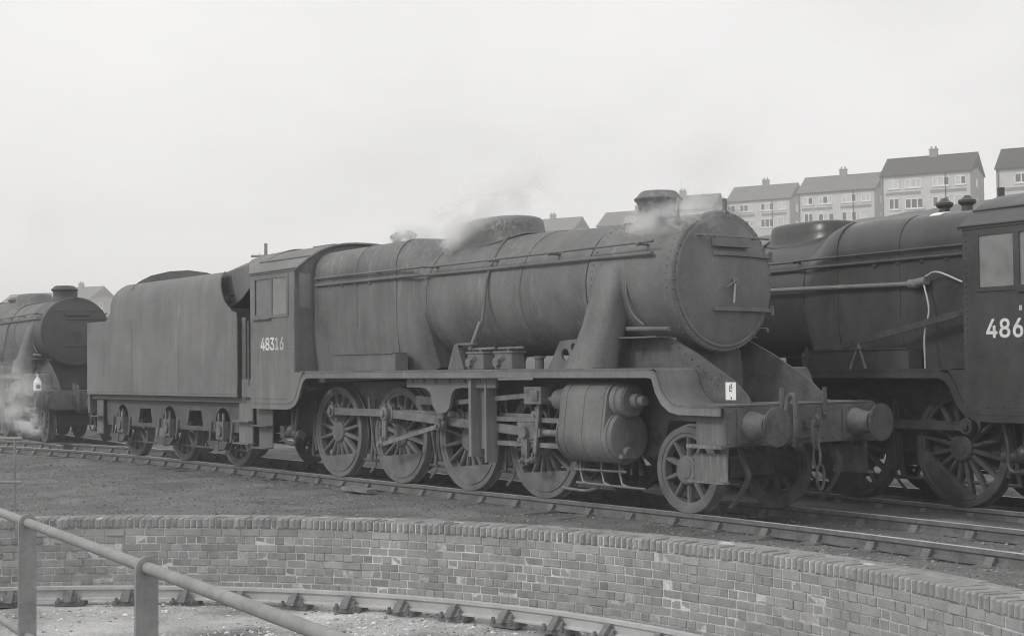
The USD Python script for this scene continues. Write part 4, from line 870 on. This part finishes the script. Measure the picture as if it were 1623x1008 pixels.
HAZ = math.radians(23)
house('largest pair of pale houses, dark roofed, second house from the right edge', (-97.0, 143.6), 21.3, HAZ, 11.5, 7.6, M['roof'], FW + GW, (.48,))
house('pair of houses left of the largest pair, beside it along the street', (-119.1, 152.4), 21.9, HAZ, 11.4, 7.6, M['roof_hazed'], FW + GW, (.5,))
house('hazy pair of houses above the right engine dome, third along from the right edge', (-140.5, 158.5), 23.1, HAZ, 10.6, 7.6, M['roof_hazed'], FW + GW, (.5,))
house('hazy house roof directly right of the near chimney', (-147.8, 148.4), 21.5, HAZ, 12.6, 7.4, M['roof_hazed'], FW + GW, (.5,))
house('hazy house roof directly left of the near chimney', (-169.0, 158.0), 21.7, HAZ, 12.6, 7.4, M['roof_hazed'], FW, (.5,))
house('small faint roof farther left, just right of the near engine dome', (-196.8, 161.0), 22.9, HAZ, 12.6, 7.4, M['roof_hazed'], FW, (.5,))
house('cropped pale house at the right edge of the view', (-72.8, 135.2), 18.9, HAZ, 12.6, 7.6, M['roof'], FW + GW, (.4,))
house('distant gabled house right of the far left chimney', (-276.5, 97.5), 12.0, HAZ, 13.0, 7.6, M['roof_hazed'], FW + GW, (.5,))
house('faint distant house left of the far left chimney', (-309.5, 98.0), 12.2, HAZ, 13.0, 7.6, M['roof_hazed'], FW, ())

# --- telegraph poles
def pole(label, p, h):
    z = float(ground_z(np.array([p[0]]), np.array([p[1]]))[0]); t = thing('telegraph_pole', label, 'telegraph pole', (p[0], p[1], z), .6)
    obj('pole', cyl((0, 0, -.3), (0, 0, h), .14, .09, 12), 'wood', t)
    a = obj('crossarm', [bx(-.9, .9, -.05, .05, h - .75, h - .63)], 'wood', t, False)
    for x in (-.8, -.4, .4, .8): obj('insulator', lathe([(0, .03), (.05, .045), (.12, .04), (.14, 0)], (x, 0, h - .63), (0, 0, 1), 8), 'white', a)
pole('dark telegraph pole rising behind the near cab roof', (-59.7, 24.9), 8.9)

# ------------------------------------------------------------------ steam, smoke and haze
def vapour(name, label, loc, scl, rot, dens, col, nscale, lo, hi, seed):
    m = usdkit.material(stage, f'/World/Looks/{name}_{seed}', {
        'tc': ('texture_coordinate', {}), 'g': ('gradient_texture', {'gradient_type': 'spherical'}),
        'mp': ('mapping', {'location': (seed * 1.7, seed * .9, seed * 2.3)}), 'n': ('noise_texture', {'scale': nscale, 'detail': 4.0, 'roughness': .6, 'distortion': .6}),
        'mr': ('map_range', {'from_min': lo, 'from_max': hi, 'to_min': 0.0, 'to_max': 1.0, 'clamp': True}),
        'pw': ('math', {'math_type': 'power', 'value2': 1.3}), 'mu': ('math', {'math_type': 'multiply'}), 'm2': ('math', {'math_type': 'multiply', 'value2': dens}),
        'v': ('principled_volume', {'color': grey(col), 'anisotropy': .2})},
        [('tc.object', 'g.vector'), ('tc.object', 'mp.vector'), ('mp.vector', 'n.vector'), ('n.fac', 'mr.value'), ('g.fac', 'pw.value1'), ('pw.value', 'mu.value1'), ('mr.result', 'mu.value2'), ('mu.value', 'm2.value1'), ('m2.value', 'v.density')], volume='v.volume')
    b = trimesh.creation.icosphere(subdivisions=3, radius=1.0)
    p = obj(name, b, m, smooth=True, label=label, cat='steam' if col > .8 else 'smoke', kind='stuff')
    x = UsdGeom.Xformable(stage.GetPrimAtPath(p)); x.AddTranslateOp().Set(Gf.Vec3d(*loc)); x.AddRotateXYZOp().Set(Gf.Vec3f(*rot)); x.AddScaleOp().Set(Gf.Vec3f(*scl))
M['droplet'] = usdkit.material(stage, '/World/Looks/steam_droplet', {'d': ('diffuse_bsdf', {'color': (.95, .95, .95)}), 't': ('translucent_bsdf', {'color': (.95, .95, .95)}), 'm': ('mix_closure', {'fac': .5})},
    [('d.BSDF', 'm.closure1'), ('t.BSDF', 'm.closure2')], surface='m.closure')
def steam(label, path, rad, n, seed, nf=3.5, cut=.47, size=.0045):
    """a plume of very fine white droplets along a path, ragged by noise"""
    r = np.random.default_rng(seed); path = smoothpath(path, 8); m = n * 3
    t = r.random(m) ** .8 * (len(path) - 1); i = np.minimum(t.astype(int), len(path) - 2); f = (t - i)[:, None]
    p = path[i] * (1 - f) + path[i + 1] * f
    p = p + r.normal(0, 1, (m, 3)) * (rad[0] + (rad[1] - rad[0]) * (t / (len(path) - 1)))[:, None]
    p = p[meshkit.fbm(p * nf + seed, 4, seed) + r.normal(0, .03, m) > cut][:n]
    tet = np.array([[1, 1, 1], [1, -1, -1], [-1, 1, -1], [-1, -1, 1]]) / 1.732
    q, _ = np.linalg.qr(r.normal(0, 1, (len(p), 3, 3)))
    v = np.einsum('nij,kj->nki', q, tet) * (size * r.uniform(.6, 1.4, (len(p), 1, 1))) + p[:, None]
    F = np.array([[0, 1, 2], [0, 3, 1], [0, 2, 3], [1, 3, 2]])[None] + (np.arange(len(p)) * 4)[:, None, None]
    obj('steam', T(v.reshape(-1, 3), F.reshape(-1, 3)), 'droplet', smooth=False, label=label, cat='steam', kind='stuff')
steam('white steam wisp blowing across the near engine dome', [(-5.05, -.62, 3.50), (-4.85, -.60, 3.68), (-4.5, -.55, 3.84), (-3.9, -.4, 4.05), (-3.2, -.2, 4.3)], (.07, .2), 24000, 1)
steam('thin white steam over the near firebox by the safety valves', [(-7.1, -.35, 3.78), (-6.4, -.4, 3.78), (-5.6, -.4, 3.82), (-4.9, -.35, 4.0), (-4.2, -.2, 4.3)], (.07, .18), 18000, 2)
steam('white steam drifting over the near smokebox top beside the chimney', [(-1.15, -.62, 3.42), (-.75, -.65, 3.44), (-.3, -.6, 3.50), (.2, -.5, 3.62)], (.07, .13), 9000, 3)
steam('white steam leaking low in front of the far left engine', [(-17.6, -2.3, .50), (-18.4, -2.4, .80), (-19.5, -2.5, 1.0), (-20.6, -2.5, 1.3)], (.08, .3), 26000, 5, 2.5)
steam('wisp of steam along the far left engine side', [(-18.0, -2.3, 1.2), (-18.8, -2.4, 1.5), (-19.8, -2.5, 1.8)], (.15, .35), 12000, 8, 2.0)
vapour('smoke', 'faint grey smoke drifting up from the near chimney', (-.75, .4, 4.30), (1.1, .8, .65), (0, -30, 20), .42, .78, 1.8, .35, .7, 4)
vapour('smoke', 'faint grey smoke above the far left chimney', (-21.3, -.9, 5.0), (.9, .8, 1.3), (0, 0, 0), .16, .6, 1.4, .3, .7, 6)

HAZE = 0.0018
hz = usdkit.material(stage, '/World/Looks/haze', {'v': ('principled_volume', {'color': (.995, .99, .985), 'density': HAZE, 'anisotropy': 0.0})}, [], volume='v.volume')
obj('haze', bx(-900, 900, -900, 900, -2.2, 38), hz, smooth=False, label='thin smoky haze over the yard and hillside', cat='haze', kind='stuff')
